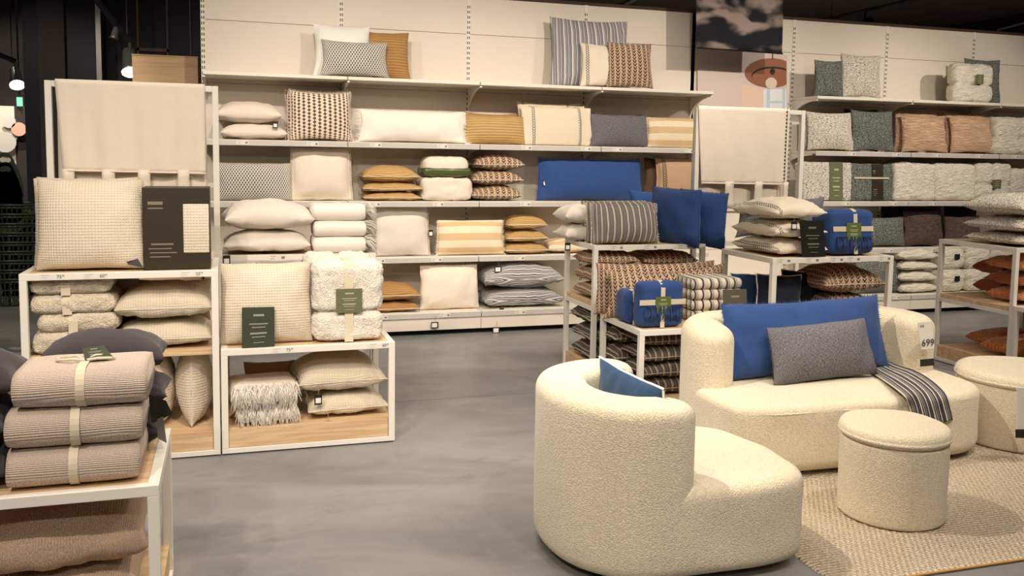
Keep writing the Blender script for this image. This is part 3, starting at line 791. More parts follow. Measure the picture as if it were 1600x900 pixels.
head(pa.lerp(pb, .55)+Vector((0, 0, 0)), (-.2, -.2, -.9), 'small steel spotlight halfway up the angled track', False, 'steel', s=.7)
e, pa, pb = track('light_track', (-30, 74), (24, 96), None, 'lighting track at the far left edge of the photo', y=3.2)
head(pb, (.2, -.6, -.75), 'glowing spotlight at the far left edge beside the dark column', True, 'steel', s=1.4)
for k, (a, b, lab) in enumerate((((965, 12), (1000, -6), 'thin pipe under the ceiling above the striped display cushion'), ((1560, 46), (1640, 24), 'thin pipe under the ceiling at the upper right corner'))):
    pa, pb = P(*a, z=4.9), P(*b, z=4.9); bm = bmesh.new(); tube(bm, [pa, pb], .05, 6); tag_(link('ceiling_pipe', bm, 'steel', None), lab, 'pipe')
# ---- far left: second display area seen past the column
pw = 7.5
dp = empty('tableware_display', (0, pw, 0), 'distant pale display wall with round white dishes at the far left', 'display')
a0, a1 = P(-40, 290, y=pw), P(22, 166, y=pw); boxo('display_panel', 'panel_white', dp, a0.x, a1.x, .0, .05, a0.z, a1.z)
for n_, (cx, cy, rr, mm) in enumerate(((12, 212, 16, 'dish_white'), (8, 222, 18, 'dish_white'), (14, 190, 11, 'dish_white'))):
    c = P(cx, cy, y=pw-.05-.03*n_); r_ = (P(cx+rr, cy, y=pw).x-P(cx, cy, y=pw).x); bm = bmesh.new(); tube(bm, [(0, 0, 0), (0, -.02, 0)], r_, 20)
    bmesh.ops.translate(bm, verts=bm.verts, vec=c-Vector((0, pw, 0))); link('dish', bm, mm, dp, False)
c = P(30, 202, y=pw-.1)-Vector((0, pw, 0)); bm = bmesh.new(); tube(bm, [(c.x, c.y, c.z), (c.x, c.y-.03, c.z)], .11, 18); tube(bm, [(c.x, 0, c.z), (c.x, c.y, c.z)], .01, 6); link('dish', bm, 'dish_pink', dp, False)
boxo('display_panel', 'dark_paint', dp, a1.x, a1.x+1.2, .0, .05, 0, a1.z)
c0, c1 = P(26, 178, y=5.), P(34, 152, y=5.); hs = empty('hanging_sign', (0, 5., 0), 'small lit sign box hanging by the dark column at far left', 'sign')
boxo('sign_box', 'paper_white', hs, c0.x, c1.x, 0, .05, c0.z, c1.z-.12); boxo('suspension_rod', 'steel', hs, (c0.x+c1.x)/2-.01, (c0.x+c1.x)/2+.01, .02, .04, c1.z, 5.2); boxo('lit_panel', 'sign_glow', hs, c0.x+.005, c1.x, -.004, .05, c1.z-.12, c1.z)
structure('wall_far', 'dark_paint', -12, X(38, 8.), 8., 8.2, 0, 5.2)
# ---- oak cabinet behind the curtain rack
cb = empty('oak_cabinet', (0, .75, 0), 'pale oak cabinet standing behind the curtain rack, beside the shelving wall', 'cabinet')
ca, cc, cz = P(206, 86, y=.75), P(309, 90, y=.75), 0
bm = bmesh.new(); box(bm, ca.x, cc.x, 0, .45, .05, ca.z-.0, .004); link('cabinet_body', bm, 'oak_pale', cb, False)
boxo('cabinet_top', 'oak_pale', cb, ca.x-.004, cc.x+.004, -.006, .456, ca.z, ca.z+.012); boxo('plinth', 'track_black', cb, ca.x+.03, cc.x-.03, .03, .42, 0, .05)
# ---- stack of dark green shopping baskets
q = P(22, 476, z=0); bx, by = q.x, min(q.y+.2, 2.12)
bs = []
def basket(z, n_, label):
    e = empty('shopping_basket', (bx, by, z), label, 'basket', 'stack of dark green shopping baskets')
    wt, wb, h, dt = .30, .25, .30, .20
    bm = bmesh.new()
    for zz_, ww, dd in ((h, wt, dt), (h-.03, wt-.01, dt-.01)): tube(bm, [(-ww, -dd, zz_), (ww, -dd, zz_), (ww, dd, zz_), (-ww, dd, zz_)], .014, 6, True)
    link('rim', bm, 'green_plastic', e)
    bm = bmesh.new(); uvl(bm)
    for k in range(13):
        x = -1+2*k/12
        for sy in (-1, 1): tube(bm, [(x*wb, sy*dt*.8, 0), (x*wt, sy*dt, h-.02)], .007, 4)
    for k in range(8):
        y = -1+2*k/7
        for sx in (-1, 1): tube(bm, [(sx*wb, y*dt*.8, 0), (sx*wt, y*dt, h-.02)], .007, 4)
    for f_ in (.3, .6):
        ww = wb+(wt-wb)*f_; dd = dt*(.8+.2*f_); tube(bm, [(-ww, -dd, h*f_), (ww, -dd, h*f_), (ww, dd, h*f_), (-ww, dd, h*f_)], .008, 4, True)
    box(bm, -wb, wb, -dt*.8, dt*.8, 0, .012)
    for k in range(6):
        x = -wb+.02+k*(2*wb-.04)/5; box(bm, x-.03, x+.03, -dt*.9, -dt*.9+.006, .02, h-.06)
    link('lattice_body', bm, 'green_plastic', e, False)
    return e
for k in range(9):
    z_ = .0+k*.10
    lab = ('bottom', 'second', 'third', 'fourth', 'fifth', 'sixth', 'seventh', 'eighth', 'topmost')[k]+' dark green shopping basket, counted from the floor, in the stack at far left'
    e = basket(z_, k, lab)
    # pull handle plate with an oval hole
    bm = bmesh.new(); uvl(bm); h0, h1 = .30, .86; o_ = []; i_ = []
    for s in range(24):
        a = 2*PI*s/24; ca_, sa_ = math.cos(a), math.sin(a)
        z2 = (h0+h1)/2+sa_*(h1-h0)/2; wd = .21-.13*max(0, min(1, (z2-h0)/(h1-h0)))
        o_.append((wd*(abs(ca_)**.6)*(1 if ca_ > 0 else -1), z2)); i_.append((.055*ca_, h1-.08+.035*sa_))
    yv = -.19+.012*(8-k)*0-.0
    R1 = [[bm.verts.new((x, yv+d_, z2)) for x, z2 in L] for d_ in (0, .015) for L in (o_, i_)]
    for s in range(24):
        t_ = (s+1) % 24; bm.faces.new((R1[0][s], R1[0][t_], R1[1][t_], R1[1][s])); bm.faces.new((R1[2][s], R1[3][s], R1[3][t_], R1[2][t_]))
        bm.faces.new((R1[0][s], R1[2][s], R1[2][t_], R1[0][t_])); bm.faces.new((R1[1][s], R1[1][t_], R1[3][t_], R1[3][s]))
    if k >= 5: link('pull_handle', bm, 'green_plastic', e, False)
    else: bm.free()
# ================================================================== DISPLAY RACKS
T = .036
def rack(label, x0, x1, y0, y1, H, boards=(), floor_box=True, top=True, tickets=(), group='white steel display racks', rails_at=()):
    r = empty('display_rack', (x0, y0, 0), label, 'rack', group); W, D = x1-x0, y1-y0
    for a, b in ((0, 0), (W-T, 0), (0, D-T), (W-T, D-T)): boxo('post', 'white_metal', r, a, a+T, b, b+T, T, H-T, .002)
    for z in (0, H-T):
        nm = 'bottom_rail' if z == 0 else 'top_rail'
        for k, (a, b, c, d) in enumerate(((0, W, 0, T), (0, W, D-T, D), (0, T, T, D-T), (W-T, W, T, D-T))):
            o = boxo(nm, 'white_metal', r, a, b, c, d, z+(0.008 if z == 0 else 0), z+T, .002)
            if z > 0 and k == 0:
                for t in tickets:
                    if isinstance(t, tuple):
                        q_ = plate('price_ticket', 'ticket_plain', o, [(t[0]*W-.06, -.003, H-T+.002), (t[0]*W+.06, -.003, H-T+.002), (t[0]*W+.06, -.003, H-.002), (t[0]*W-.06, -.003, H-.002)])
                        tx = text(t[1], .024, o, 'ink_dark', (t[0]*W+.034, -.0038, H-T/2), name='price_ticket'); text('00', .011, o, 'ink_dark', (t[0]*W+.053, -.0038, H-T/2+.006), name='price_ticket')
                    else: ticket(o, t*W, -.001, H-T/2-.001, .115, .033)
    if top: boxo('top_board', 'oak_board', r, T, W-T, T, D-T, H-.026, H-.004, .001)
    for z in boards:
        boxo('shelf_board', 'oak_board', r, T*.2+.004, W-T*.2-.004, T+.006, D-T*.5, z-.032, z, .002)
        for sx in (.0, W-T): boxo('side_rail', 'white_metal', r, sx+.002, sx+T-.002, T, D-T, z-.068, z-.034, .001)
    if floor_box:
        boxo('floor_board', 'oak_board', r, T+.002, W-T-.002, T+.004, D-T-.002, .118, .14, .001)
        boxo('floor_box_front', 'oak_board', r, T+.002, W-T-.002, T*.3, T+.002, T+.002, .14, .001)
        for sx in (T*.3, W-T-.002): boxo('floor_box_side', 'oak_board', r, sx, sx+T*.7, T+.002, D-T, T+.002, .14, .001)
    return r
def hangframe(label, x0, x1, y0, H):
    r = empty('display_stand', (x0, y0, 0), label, 'display stand', 'tall white display stands'); W = x1-x0
    for a in (0, W-T): boxo('post', 'white_metal', r, a, a+T, 0, T, .0, H, .002); boxo('foot_bar', 'white_metal', r, a, a+T, T, .55, 0, T, .002)
    boxo('top_rail', 'white_metal', r, T, W-T, 0, T, H-T, H, .002); boxo('bottom_rail', 'white_metal', r, T, W-T, 0, T, .0, T, .002)
    boxo('cross_rail', 'white_metal', r, T, W-T, 0, T, 1.0, 1.0+T, .002); return r
YF = -3.676; YB = -3.03
rack('white rack with the waffle cushion and the dark boxed blanket on top', -.83, .148, YF, YB, 1.045, (.60,), tickets=((.16, '75'), (.37, '60'), (.86, '55')))
hangframe('tall white frame over which the plain cream curtain hangs', -.80, .156, -3.0, 2.088)
rack('low white rack with the waffle cushion, teddy blanket and green card', .156, 1.126, YF, YB, .60, (), tickets=((.34, '75'), (.90, '60')))
rack('white rack behind the low one, two pale cushions and fringed throws on it', .163, 1.126, -2.95, -2.33, 1.045, (.6,), tickets=(.35,))
rack('white rack at front left corner carrying three taupe throws', -1.0, -.018, -5.767, -5.12, .60, ())
rack('middle white rack with striped and royal blue cushions on top', 2.775, 3.70, -2.70, -2.09, 1.045, (.62,), tickets=(.2, .5, .8))
rack('low white rack behind the sofa with a blue folded throw', 2.688, 3.628, -3.693, -3.046, .60, (), tickets=(.42,))
rack('white rack behind the sofa with patterned cream cushions on top', 3.634, 4.60, -3.70, -3.046, 1.045, (.60,), tickets=(.09, .32, .52, .66, .92))
xl, xr = P(1087, 167, y=-2.40), P(1257, 172, y=-2.40)
hangframe('tall white frame over which the curtain with a black woven edge hangs', xl.x, xr.x, -2.42, xl.z)
rack('white rack at the right edge holding orange and slub cushions', 5.985, 6.95, -3.41, -2.61, 1.047, (.585,))
rack('low white rack joined to the front of the right edge rack', 5.985, 6.95, -4.06, -3.412, .60, ())
# ---- curtains over the tall racks
def curtain(label, px, yf, m_, ztop, tabs, edge=None, seed=0, back_drop=.75):
    a = [P(x, y, y=yf) for x, y in px]   # top-left, top-right, bottom-right, bottom-left of the front fall
    e = empty('hanging_curtain', (0, yf, 0), label, 'curtain'); O_ = Vector((0, yf, 0)); bm = bmesh.new(); uv = uvl(bm); nx, nz = 40, 22; G = {}
    zt = ztop+.006
    def row(k):   # 0 front bottom .. over the rail .. back bottom
        return k
    prof = []
    for j in range(nz+1): prof.append((0, 'f', j/nz))
    for i in range(nx+1):
        s = i/nx; tl, tr_, br, bl = a; pts = []
        for j in range(nz+1):
            t = j/nz; p = bl.lerp(br, s).lerp(Vector((tl.x+(tr_.x-tl.x)*s, yf, zt)), t); amp = .006*(1-t)**.8
            p = Vector((p.x, -.012-amp*(math.sin(s*21+seed+t*1.5)+.6*math.sin(s*47+seed*2))-.004, p.z)); pts.append(p)
        pts += [Vector((pts[-1].x, .0, zt+.004)), Vector((pts[-1].x, T, zt+.004)), Vector((pts[-1].x, T+.012, zt-.01))]
        for j in range(1, 15):
            t = j/14; p = pts[nz+3]; pts.append(Vector((p.x+(-.01 if s < .5 else .01)*t, T+.015+.012*t*math.sin(s*18+2), zt-.01-back_drop*t)))
        for j, p in enumerate(pts): G[i, j] = bm.verts.new(p)
    nj = len(pts)
    for i in range(nx):
        for j in range(nj-1):
            f = bm.faces.new((G[i, j], G[i+1, j], G[i+1, j+1], G[i, j+1])); f.material_index = 1 if (edge and i >= nx-int(edge*nx) and i < nx-1 and j < nz) else 0
            for l in f.loops: c = l.vert.co; l[uv].uv = (c.x-a[1].x, c.z)
    o = link('cloth', bm, [m_, 'edge_black_weave'], e); md = o.modifiers.new('thickness', 'SOLIDIFY'); md.thickness = .003
    for (l_, r_, zb) in tabs:
        pl_ = P(l_, px[2][1], y=yf); pr_ = P(r_, px[2][1], y=yf); bm = bmesh.new(); uv = uvl(bm)
        zt2 = min(a[2].z, a[3].z)+.02; g = [[bm.verts.new((pl_.x+(pr_.x-pl_.x)*u_, -.02-.006*math.sin(u_*3+k), zt2-(zt2-zb)*k/5)) for u_ in (0, .33, .66, 1)] for k in range(6)]
        for A, B in zip(g, g[1:]):
            for k in range(3):
                f = bm.faces.new((B[k], B[k+1], A[k+1], A[k]))
                for l in f.loops: c = l.vert.co; l[uv].uv = (c.x, c.z)
        o2 = link('tab', bm, m_, e); md = o2.modifiers.new('thickness', 'SOLIDIFY'); md.thickness = .004
    # hem
    bm = bmesh.new(); uvl(bm); tube(bm, [G0 for G0 in [Vector((a[3].x+(a[2].x-a[3].x)*i/20, -.016-.006*(math.sin(i/20*21+seed)+.6*math.sin(i/20*47+seed*2)), a[3].z+(a[2].z-a[3].z)*i/20)) for i in range(21)]], .006, 6)
    link('hem', bm, m_, e)
    return e
mat('edge_black_weave', lambda U, O, u, v: mixc((((u/.045).fr()-.5).ab()*2.+((v/.03).fr()-.5).ab()*1.5).lt(.72), 'DCCFB8', '2E2A28'), rough=.9)
curtain('plain cream curtain folded over the tall left rack with cut out tabs below', [(86, 124), (320, 137), (322, 271), (98, 266)], -3.0, 'beige_linen', 2.088, ((98, 117, 1.36), (160, 180, 1.36), (216, 235, 1.36), (278, 296, 1.36)), seed=0, back_drop=.95)
curtain('cream curtain with a black woven edge folded over the tall middle rack', [(1090, 167), (1233, 172), (1228, 288), (1094, 286)], -2.42, 'beige_linen', xl.z, ((1131, 1145, 1.30), (1177, 1190, 1.30), (1222, 1230, 1.30)), edge=.06, seed=2, back_drop=.8)
# ================================================================== CUSHIONS ON THE SHELVING WALL
TOPZ, Z4, Z3, Z2, Z1 = LEV[4], LEV[3], LEV[2], LEV[1], LEV[0]
# top display shelf
stand('large plain white cushion at the back of the left trio on the top shelf', 'white_cotton', 489, 581, 39, TOPZ, -.28, .17, .10)
stand('upright jute cushion at right of the left trio on the top shelf', 'jute_brown', 556, 641, 50, TOPZ, -.22, .13, .08)
stand('grey and white basket weave lumbar cushion in front on the top shelf', 'basket_grey', 501, 608, 64, TOPZ, -.39, .12, .14)
stand('tall blue grey striped cushion on the top shelf', 'stripe_blue_grey', 861, 986, 30, TOPZ, -.24, .15, .12, ear=.07)
stand('brown arrow patterned cushion at the right of its trio on the top shelf', 'arrow_brown', 949, 1021, 67, TOPZ, -.42, .11, .12)
stand('small dark grey cushion on the right top shelf', 'slub_grey', 1273, 1318, 95, TOPZ, -.38, .10, .10)
stand('ivory and grey slub cushion beside the dark grey one on the right top shelf', 'slub_ivory', 1313, 1377, 86, TOPZ, -.36, .12, .06)
stand('grey slub cushion behind the ivory quilt on the right top shelf', 'slub_grey', 1506, 1564, 93, TOPZ, -.28, .10, .06)
q_ = block('ivory quilt tied with a band on the right top shelf', 'quilt_ivory', 1491, 1555, TOPZ, .44, -.44, .16, 'tied_quilt', 'quilt', None, 0, .07, .006, grooves=(('x', .5, .03), ('z', .45, .035)), n=(26, 8, 24))
def label_on(o, m_, x, z, w_, h_, y, name='label', rz=0):
    return plate(name, m_, o, [(x-w_/2, y, z-h_/2), (x+w_/2, y, z-h_/2), (x+w_/2, y, z+h_/2), (x-w_/2, y, z+h_/2)], .002)
label_on(q_, 'label_moss', .06, .26, .10, .11, -.092)
# row 1
a = lie('lower of two plain cream cushions lying at the left end of the first row', 'cream_cotton', 344, 449, Z4, .155, -.46, .42, 'cream cushions lying in pairs', ear=.03)
lie('upper of two plain cream cushions lying at the left end of the first row', 'cream_cotton', 336, 440, Z4+.145, .20, -.46, .42, 'cream cushions lying in pairs', ear=.03, tag=(.8,))
stand('cream cushion with brown diamonds, the second in line behind the front one', 'diamond_brown', 445, 546, 143, Z4, -.22, .14, .06, fringe=('diamond_brown', .02, 'lt'))
stand('cream cushion with brown diamonds and fringe, front one in the first row', 'diamond_brown', 452, 550, 144, Z4, -.36, .15, .12, fringe=('cream_cotton', .022, 'lrt'), group=None)
stand('ivory long cushion behind the front ivory bolster in the first row', 'ivory_cotton', 566, 722, 178, Z4, -.24, .14, .1)
stand('front ivory long bolster cushion with knotted ends in the first row', 'ivory_cotton', 562, 727, 173, Z4, -.38, .17, .15, fringe=('ivory_cotton', .05, 'lr'), wr=.008, ear=.03)
stand('dark topped jute lumbar cushion at the back beside the ivory bolster', 'jute_brown', 726, 812, 177, Z4, -.22, .12, .05)
stand('jute lumbar cushion in front beside the ivory bolster', 'jute_gold', 728, 820, 181, Z4, -.37, .15, .15, ear=.02, tag=(-.2, .2))
def banded(name, base, m2, at=(-.4, .4), wd=.03):
    def f(U, O, u, v):
        msk = None
        for c in at:
            k = (u-c).ab().lt(wd/2); msk = k if msk is None else msk.mx(k)
        pat = (((u-at[0])/.03).fr()-.5).ab()*1.2+((v/.026).fr()-.5).ab()
        return mixc(msk*pat.gt(.30)*pat.lt(.62), base, m2), noi(U, 5, 3)
    return mat(name, f, bump=.5, dist=.01)
banded('edge_cream', 'E4D8C3', '3A3B40', (-.17,), .04); banded('edge_two', 'E0D2BC', '3A3B40', (-.245, .245), .035); banded('edge_tan', 'B6977A', '3A2B26', (-.17,), .05)
stand('cream cushion with one woven edge between striped and arrow cushions on the top shelf', 'edge_cream', 907, 985, 69, TOPZ, -.36, .11, .10)
for k, lb in enumerate(('rearmost', 'middle')):
    stand('%s beige cushion with two dark woven edges in the first row' % lb, 'edge_two', 806+k*5, 910+k*5, 160+k*5, Z4, -.18-k*.08, .07, .06, group='beige cushions with woven edges')
stand('front beige cushion with two dark woven edges, first row', 'edge_two', 815, 926, 168, Z4, -.36, .10, .14, group='beige cushions with woven edges', ear=.01)
stand('charcoal cushion tucked behind the grey linen one in the first row', 'charcoal_cotton', 920, 1004, 178, Z4, -.24, .12, .06, fringe=('charcoal_cotton', .015, 'lr'))
stand('grey melange linen lumbar cushion with frayed sides in the first row', 'linen_grey', 923, 1012, 180, Z4, -.37, .14, .12, fringe=('charcoal_cotton', .018, 'lr'), ear=.02)
stand('peach and cream striped cushion at right end of the first row', 'stripe_peach', 1012, 1098, 185, Z4, -.37, .14, .12, fringe=('cream_cotton', .02, 'l'), ear=.02)
# row 2
stand('grey basket weave lumbar cushion at left end of the second row', 'basket_grey', 336, 456, 255, Z3, -.37, .14, .12, ear=.02)
stand('cream cushion with a dashed flat border in the second row', 'cream_cotton', 453, 551, 230, Z3, -.36, .17, .13, fl=.09, ear=.02, wr=.007, fringe=None)
for k, (a, b, z, t) in enumerate(((569, 660, 0, .085), (567, 660, .08, .10), (566, 656, .17, .16))):
    lie('%s of the three gold jute cushions in the second row' % ('bottom', 'middle', 'top')[k], 'jute_gold', a, b, Z3+z, t, -.45, .36, 'gold jute cushions stacked in the second row', seam='cream_cotton', yaw=.03*(k-1))
o = block('cream blanket folded low under the one with a green band, second row', 'cream_cotton', 660, 738, Z3, .22, -.46, .34, r=.05, wr=.010, n=(22, 12, 12))
o = block('rolled cream blanket held by a glossy green paper band in the second row', 'cream_cotton', 663, 735, Z3+.225, .20, -.45, .32, r=.09, wr=.004, n=(22, 12, 12))
bm = bmesh.new(); box(bm, -.25, .25, -.168, .168, .015, .09, .02); 
w_ = (xat(735, -.45, 1.6)-xat(663, -.45, 1.6))/2+.004; bmesh.ops.scale(bm, vec=(w_/.25, 1, 1), verts=bm.verts); mat('green_paper', paint('4D5A30'), rough=.2, spec=.6)
link('paper_band', bm, 'green_paper', o, True)
for k, (a, b, z, t) in enumerate(((738, 818, 0, .155), (739, 818, .15, .15), (744, 820, .295, .16))):
    lie('%s of the three arrow patterned cushions in the second row' % ('bottom', 'middle', 'top')[k], 'arrow_brown', a, b, Z3+z, t, -.45, .38, 'arrow cushions stacked in the second row', ear=.07, seam='cream_cotton')
stand('long royal blue cushion with a frayed top in the second row', 'royal_blue', 841, 1003, 249, Z3, -.36, .17, .13, ear=.02, fringe=('royal_blue', .022, 'tlr'), wr=.007, tag=(-.5, .26))
stand('dark brown cushion behind the tan one at right end of the second row', 'brown_cotton', 1006, 1078, 247, Z3, -.24, .12, .07)
stand('tan cushion with an arrow woven edge at right end of the second row', 'edge_tan', 1024, 1100, 246, Z3, -.36, .15, .12, fl=.06)
# row 3
stand('pale cushion with a flat dotted border in the third row beside fringed throws', 'pale_cotton', 582, 672, 322, Z2, -.37, .15, .10, fl=.09, ear=.02, wr=.006, tag=(.28, .3))
stand('beige and cream wide striped lumbar cushion with fringed ends, third row', 'stripe_peach', 684, 787, 344, Z2, -.38, .15, .14, fringe=('ivory_cotton', .022, 'lr'), ear=.02)
for k, (a, b, z, t) in enumerate(((791, 858, 0, .12), (793, 857, .115, .13), (795, 855, .24, .15))):
    lie('%s of the three small jute cushions in the third row' % ('bottom', 'middle', 'top')[k], 'jute_gold', a, b, Z2+z, t, -.45, .34, 'small jute cushions stacked in the third row', seam='ivory_cotton', ear=.03)
lie('pale peach cushion lying behind the white post in the third row', 'stripe_peach', 858, 932, Z2, .15, -.44, .36)
# row 4 (base)
for k, (a, b, z, t) in enumerate(((570, 657, 0, .10), (572, 657, .10, .17))):
    lie('%s of two jute cushions on the base shelf beside the teddy blanket' % ('lower', 'upper')[k], 'jute_brown', a, b, Z1+z, t, -.56, .38, 'jute cushions on the base shelf', seam='ivory_cotton')
stand('cream cushion standing alone on the base shelf', 'cream_cotton', 657, 748, 414, Z1, -.45, .17, .14, ear=.02, wr=.008, seam='jute_gold')
for k, (a, b, z, t) in enumerate(((757, 885, 0, .19), (757, 885, .18, .25))):
    lie('%s of two blue and white striped cushions lying on the base shelf' % ('lower', 'upper')[k], 'stripe_blue_lying', a, b, Z1+z, t, -.56, .48, 'blue and white striped cushions on the base shelf', wr=.008, tag=(-.6,) if k == 0 else None)
# right shelving
def stackw(base, m_, items, zb, yf, d, group, where, **kw):
    for k, (a, b, z, t) in enumerate(items): lie('%s %s' % (where[k], base), m_, a, b, zb+z, t, yf, d, group, **kw)
stand('slub ivory cushion standing behind the leaning one, right first row', 'slub_ivory', 1254, 1300, 178, Z4, -.24, .12, .05)
stand('slub ivory cushion leaning at the left end of the right first row', 'slub_ivory', 1262, 1336, 175, Z4, -.36, .13, .16)
stand('black cushion peeking between slub and dark grey cushions, right first row', 'black_cotton', 1318, 1372, 171, Z4, -.22, .1, .05)
stand('dark green grey slub cushion in the right first row', 'slub_grey', 1331, 1398, 173, Z4, -.36, .12, .12)
stand('peach quilted cushion behind the left peach one, right first row', 'quilt_peach', 1397, 1466, 175, Z4, -.24, .12, .06)
stand('left of the two front peach quilted cushions, right first row', 'quilt_peach', 1410, 1481, 180, Z4, -.36, .14, .16, group='peach quilted cushions', wr=.008, fringe=('quilt_peach', .008, 'lr'))
stand('peach quilted cushion behind the right peach one, right first row', 'quilt_peach', 1474, 1540, 177, Z4, -.24, .12, .06)
stand('right of the two front peach quilted cushions, right first row', 'quilt_peach', 1486, 1558, 181, Z4, -.36, .14, .16, group='peach quilted cushions', wr=.008, fringe=('quilt_peach', .008, 'lr'))
block('ivory tufted quilt at the right photo edge in the right first row', 'quilt_ivory', 1556, 1640, Z4, .43, -.46, .2, 'folded_quilt', 'quilt', None, 0, .07, .008, grooves=(('x', .5, .03), ('z', .45, .03)), n=(26, 8, 22))
o = block('slub ivory blanket with a wide moss green paper band, right second row', 'slub_ivory', 1256, 1334, Z3, .42, -.46, .16, 'folded_blanket', 'blanket', None, 0, .03, .005, tilt=-.08)
label_on(o, 'label_moss', .10, .21, .17, .42, -.088, 'paper_band')
o = block('dark grey slub blanket with a brown paper band, right second row', 'slub_grey', 1328, 1397, Z3, .41, -.46, .16, 'folded_blanket', 'blanket', None, 0, .03, .005, tilt=-.08)
label_on(o, 'package_dark', .08, .20, .15, .41, -.088, 'paper_band'); label_on(o, 'strap_cream', -.0, .25, .46, .02, -.091, 'strap')
block('left ivory quilt with gathered top in the right second row', 'quilt_ivory', 1400, 1466, Z3, .43, -.46, .18, 'folded_quilt', 'quilt', 'ivory quilts in the second row', 0, .05, .008, tilt=-.1, n=(22, 8, 20))
block('ivory quilt second from left with gathered top in the right second row', 'quilt_ivory', 1464, 1529, Z3, .43, -.46, .18, 'folded_quilt', 'quilt', 'ivory quilts in the second row', 0, .05, .008, tilt=-.1, n=(22, 8, 20))
o = block('ivory quilt with a moss label, folded in four puffs, right second row', 'quilt_ivory', 1526, 1583, Z3, .44, -.46, .2, 'tied_quilt', 'quilt', None, 0, .07, .008, grooves=(('x', .5, .035), ('z', .45, .035)), n=(24, 8, 22))
label_on(o, 'label_moss', .02, .20, .12, .10, -.112)
block('pale peach quilt at the right photo edge in the second row', 'quilt_ivory', 1581, 1650, Z3, .38, -.46, .2, 'folded_quilt', 'quilt', None, 0, .06, .008)
stand('green grey slub cushion in the right third row beside the blue throw', 'slub_grey', 1340, 1415, 338, Z2, -.36, .12, .14)
stand('plum ruffled cushion, left of two in the right third row', 'ruffle_plum', 1412, 1474, 328, Z2, -.36, .14, .12, group='plum ruffled cushions', wr=.008)
stand('plum ruffled cushion, right of two in the right third row', 'ruffle_plum', 1475, 1532, 337, Z2, -.36, .14, .12, group='plum ruffled cushions', wr=.008)
stand('black cushion at the back of the right third row, above the slub cushion', 'black_cotton', 1375, 1412, 322, Z2, -.2, .1, .03)
stand('dark plum cushion standing tall behind the ruffled ones', 'brown_cotton', 1406, 1470, 320, Z2, -.2, .1, .03)
stand('black cushion behind the right plum ruffled cushion', 'black_cotton', 1473, 1526, 321, Z2, -.2, .1, .03)
stand('dark green grey slub cushion on the right base shelf', 'slub_grey', 1336, 1411, 406, Z1, -.45, .12, .1)
for k, (a, b, z, t) in enumerate(((1410, 1470, 0, .13), (1408, 1468, .12, .14), (1409, 1468, .25, .13), (1409, 1469, .37, .14))):
    lie('%s ivory fur cushion of the four lying on the right base shelf' % ('bottom', 'second', 'third', 'top')[k], 'fur_ivory', a, b, Z1+z, t, -.57, .4, 'ivory fur cushions lying on the base shelf', wr=.006)
for r_ in range(2):
    for k, (a, b) in enumerate(((1470, 1512), (1512, 1552), (1552, 1596))):
        if r_ == 0 and k == 2: continue
        where = {(0, 0): 'left lower', (0, 1): 'right lower', (1, 0): 'upper left', (1, 1): 'upper middle', (1, 2): 'upper right'}[r_, k]
        o = block('%s ivory fur blanket of the five rolled ones on the right base shelf' % where, 'fur_ivory', a, b, Z1+r_*.25, .26, -.57+r_*.03, .36, 'rolled_blanket', 'blanket', 'rolled ivory fur blankets', 0, .09, .006, n=(14, 12, 12))
        if (r_, k) in ((1, 0), (0, 0)): label_on(o, 'tag_black', .03, .16, .07, .06, -.193, 'swing_tag')
# ================================================================== LEFT RACKS
R1 = 1.045
for k in range(4):
    stand(('front', 'second', 'third', 'rearmost')[k]+' cream waffle cushion of the four on the left rack top', 'waffle_cream', 55-(k > 0)*3, 226-(k > 0)*4, 281-(k > 0)*2, R1, -3.56+k*.12, .15, .08, group='cream waffle cushions in a row', ear=.035, roll=(0, -.02, .015, -.01)[k], wr=.004, tag=None)
bx_ = P(224, 410, y=-3.60).x; bx2 = P(329, 410, y=-3.60).x; zt_ = P(276, 293, y=-3.60).z
def boxed(y, label, win):
    e = empty('boxed_blanket', ((bx_+bx2)/2, y, R1), label, 'boxed blanket', 'dark boxed waffle blankets'); w2 = (bx2-bx_)/2; h_ = zt_-R1
    bm = bmesh.new(); box(bm, -w2, w2, 0, .055, 0, h_, .003); link('box', bm, 'package_dark', e, False)
    if win:
        bm = bmesh.new(); box(bm, w2*.20, w2*.97, -.006, .0, h_*.20, h_*.80, .004); 
        for f in bm.faces:
            for l in f.loops: l[uvl(bm)].uv = (l.vert.co.x, l.vert.co.z)
        link('blanket_in_window', bm, 'waffle_cream', e, True)
    return e
boxed(-3.60, 'front dark boxed blanket with a window showing cream waffle cloth', True)
for k in range(3): boxed(-3.54+k*.06, ('second', 'third', 'rearmost')[k]+' dark boxed blanket in the row on the left rack top', False)
fc = [o for o in bpy.data.objects if o.get('label') == 'front cream waffle cushion of the four on the left rack top'][0]
t_ = plate('swing_tag', 'tag_black', None, [P(200, 413, y=-3.67), P(224, 418, y=-3.67), P(215, 404, y=-3.66), P(198, 409, y=-3.66)])
t_.parent = fc; t_.matrix_parent_inverse = fc.matrix_basis.inverted()
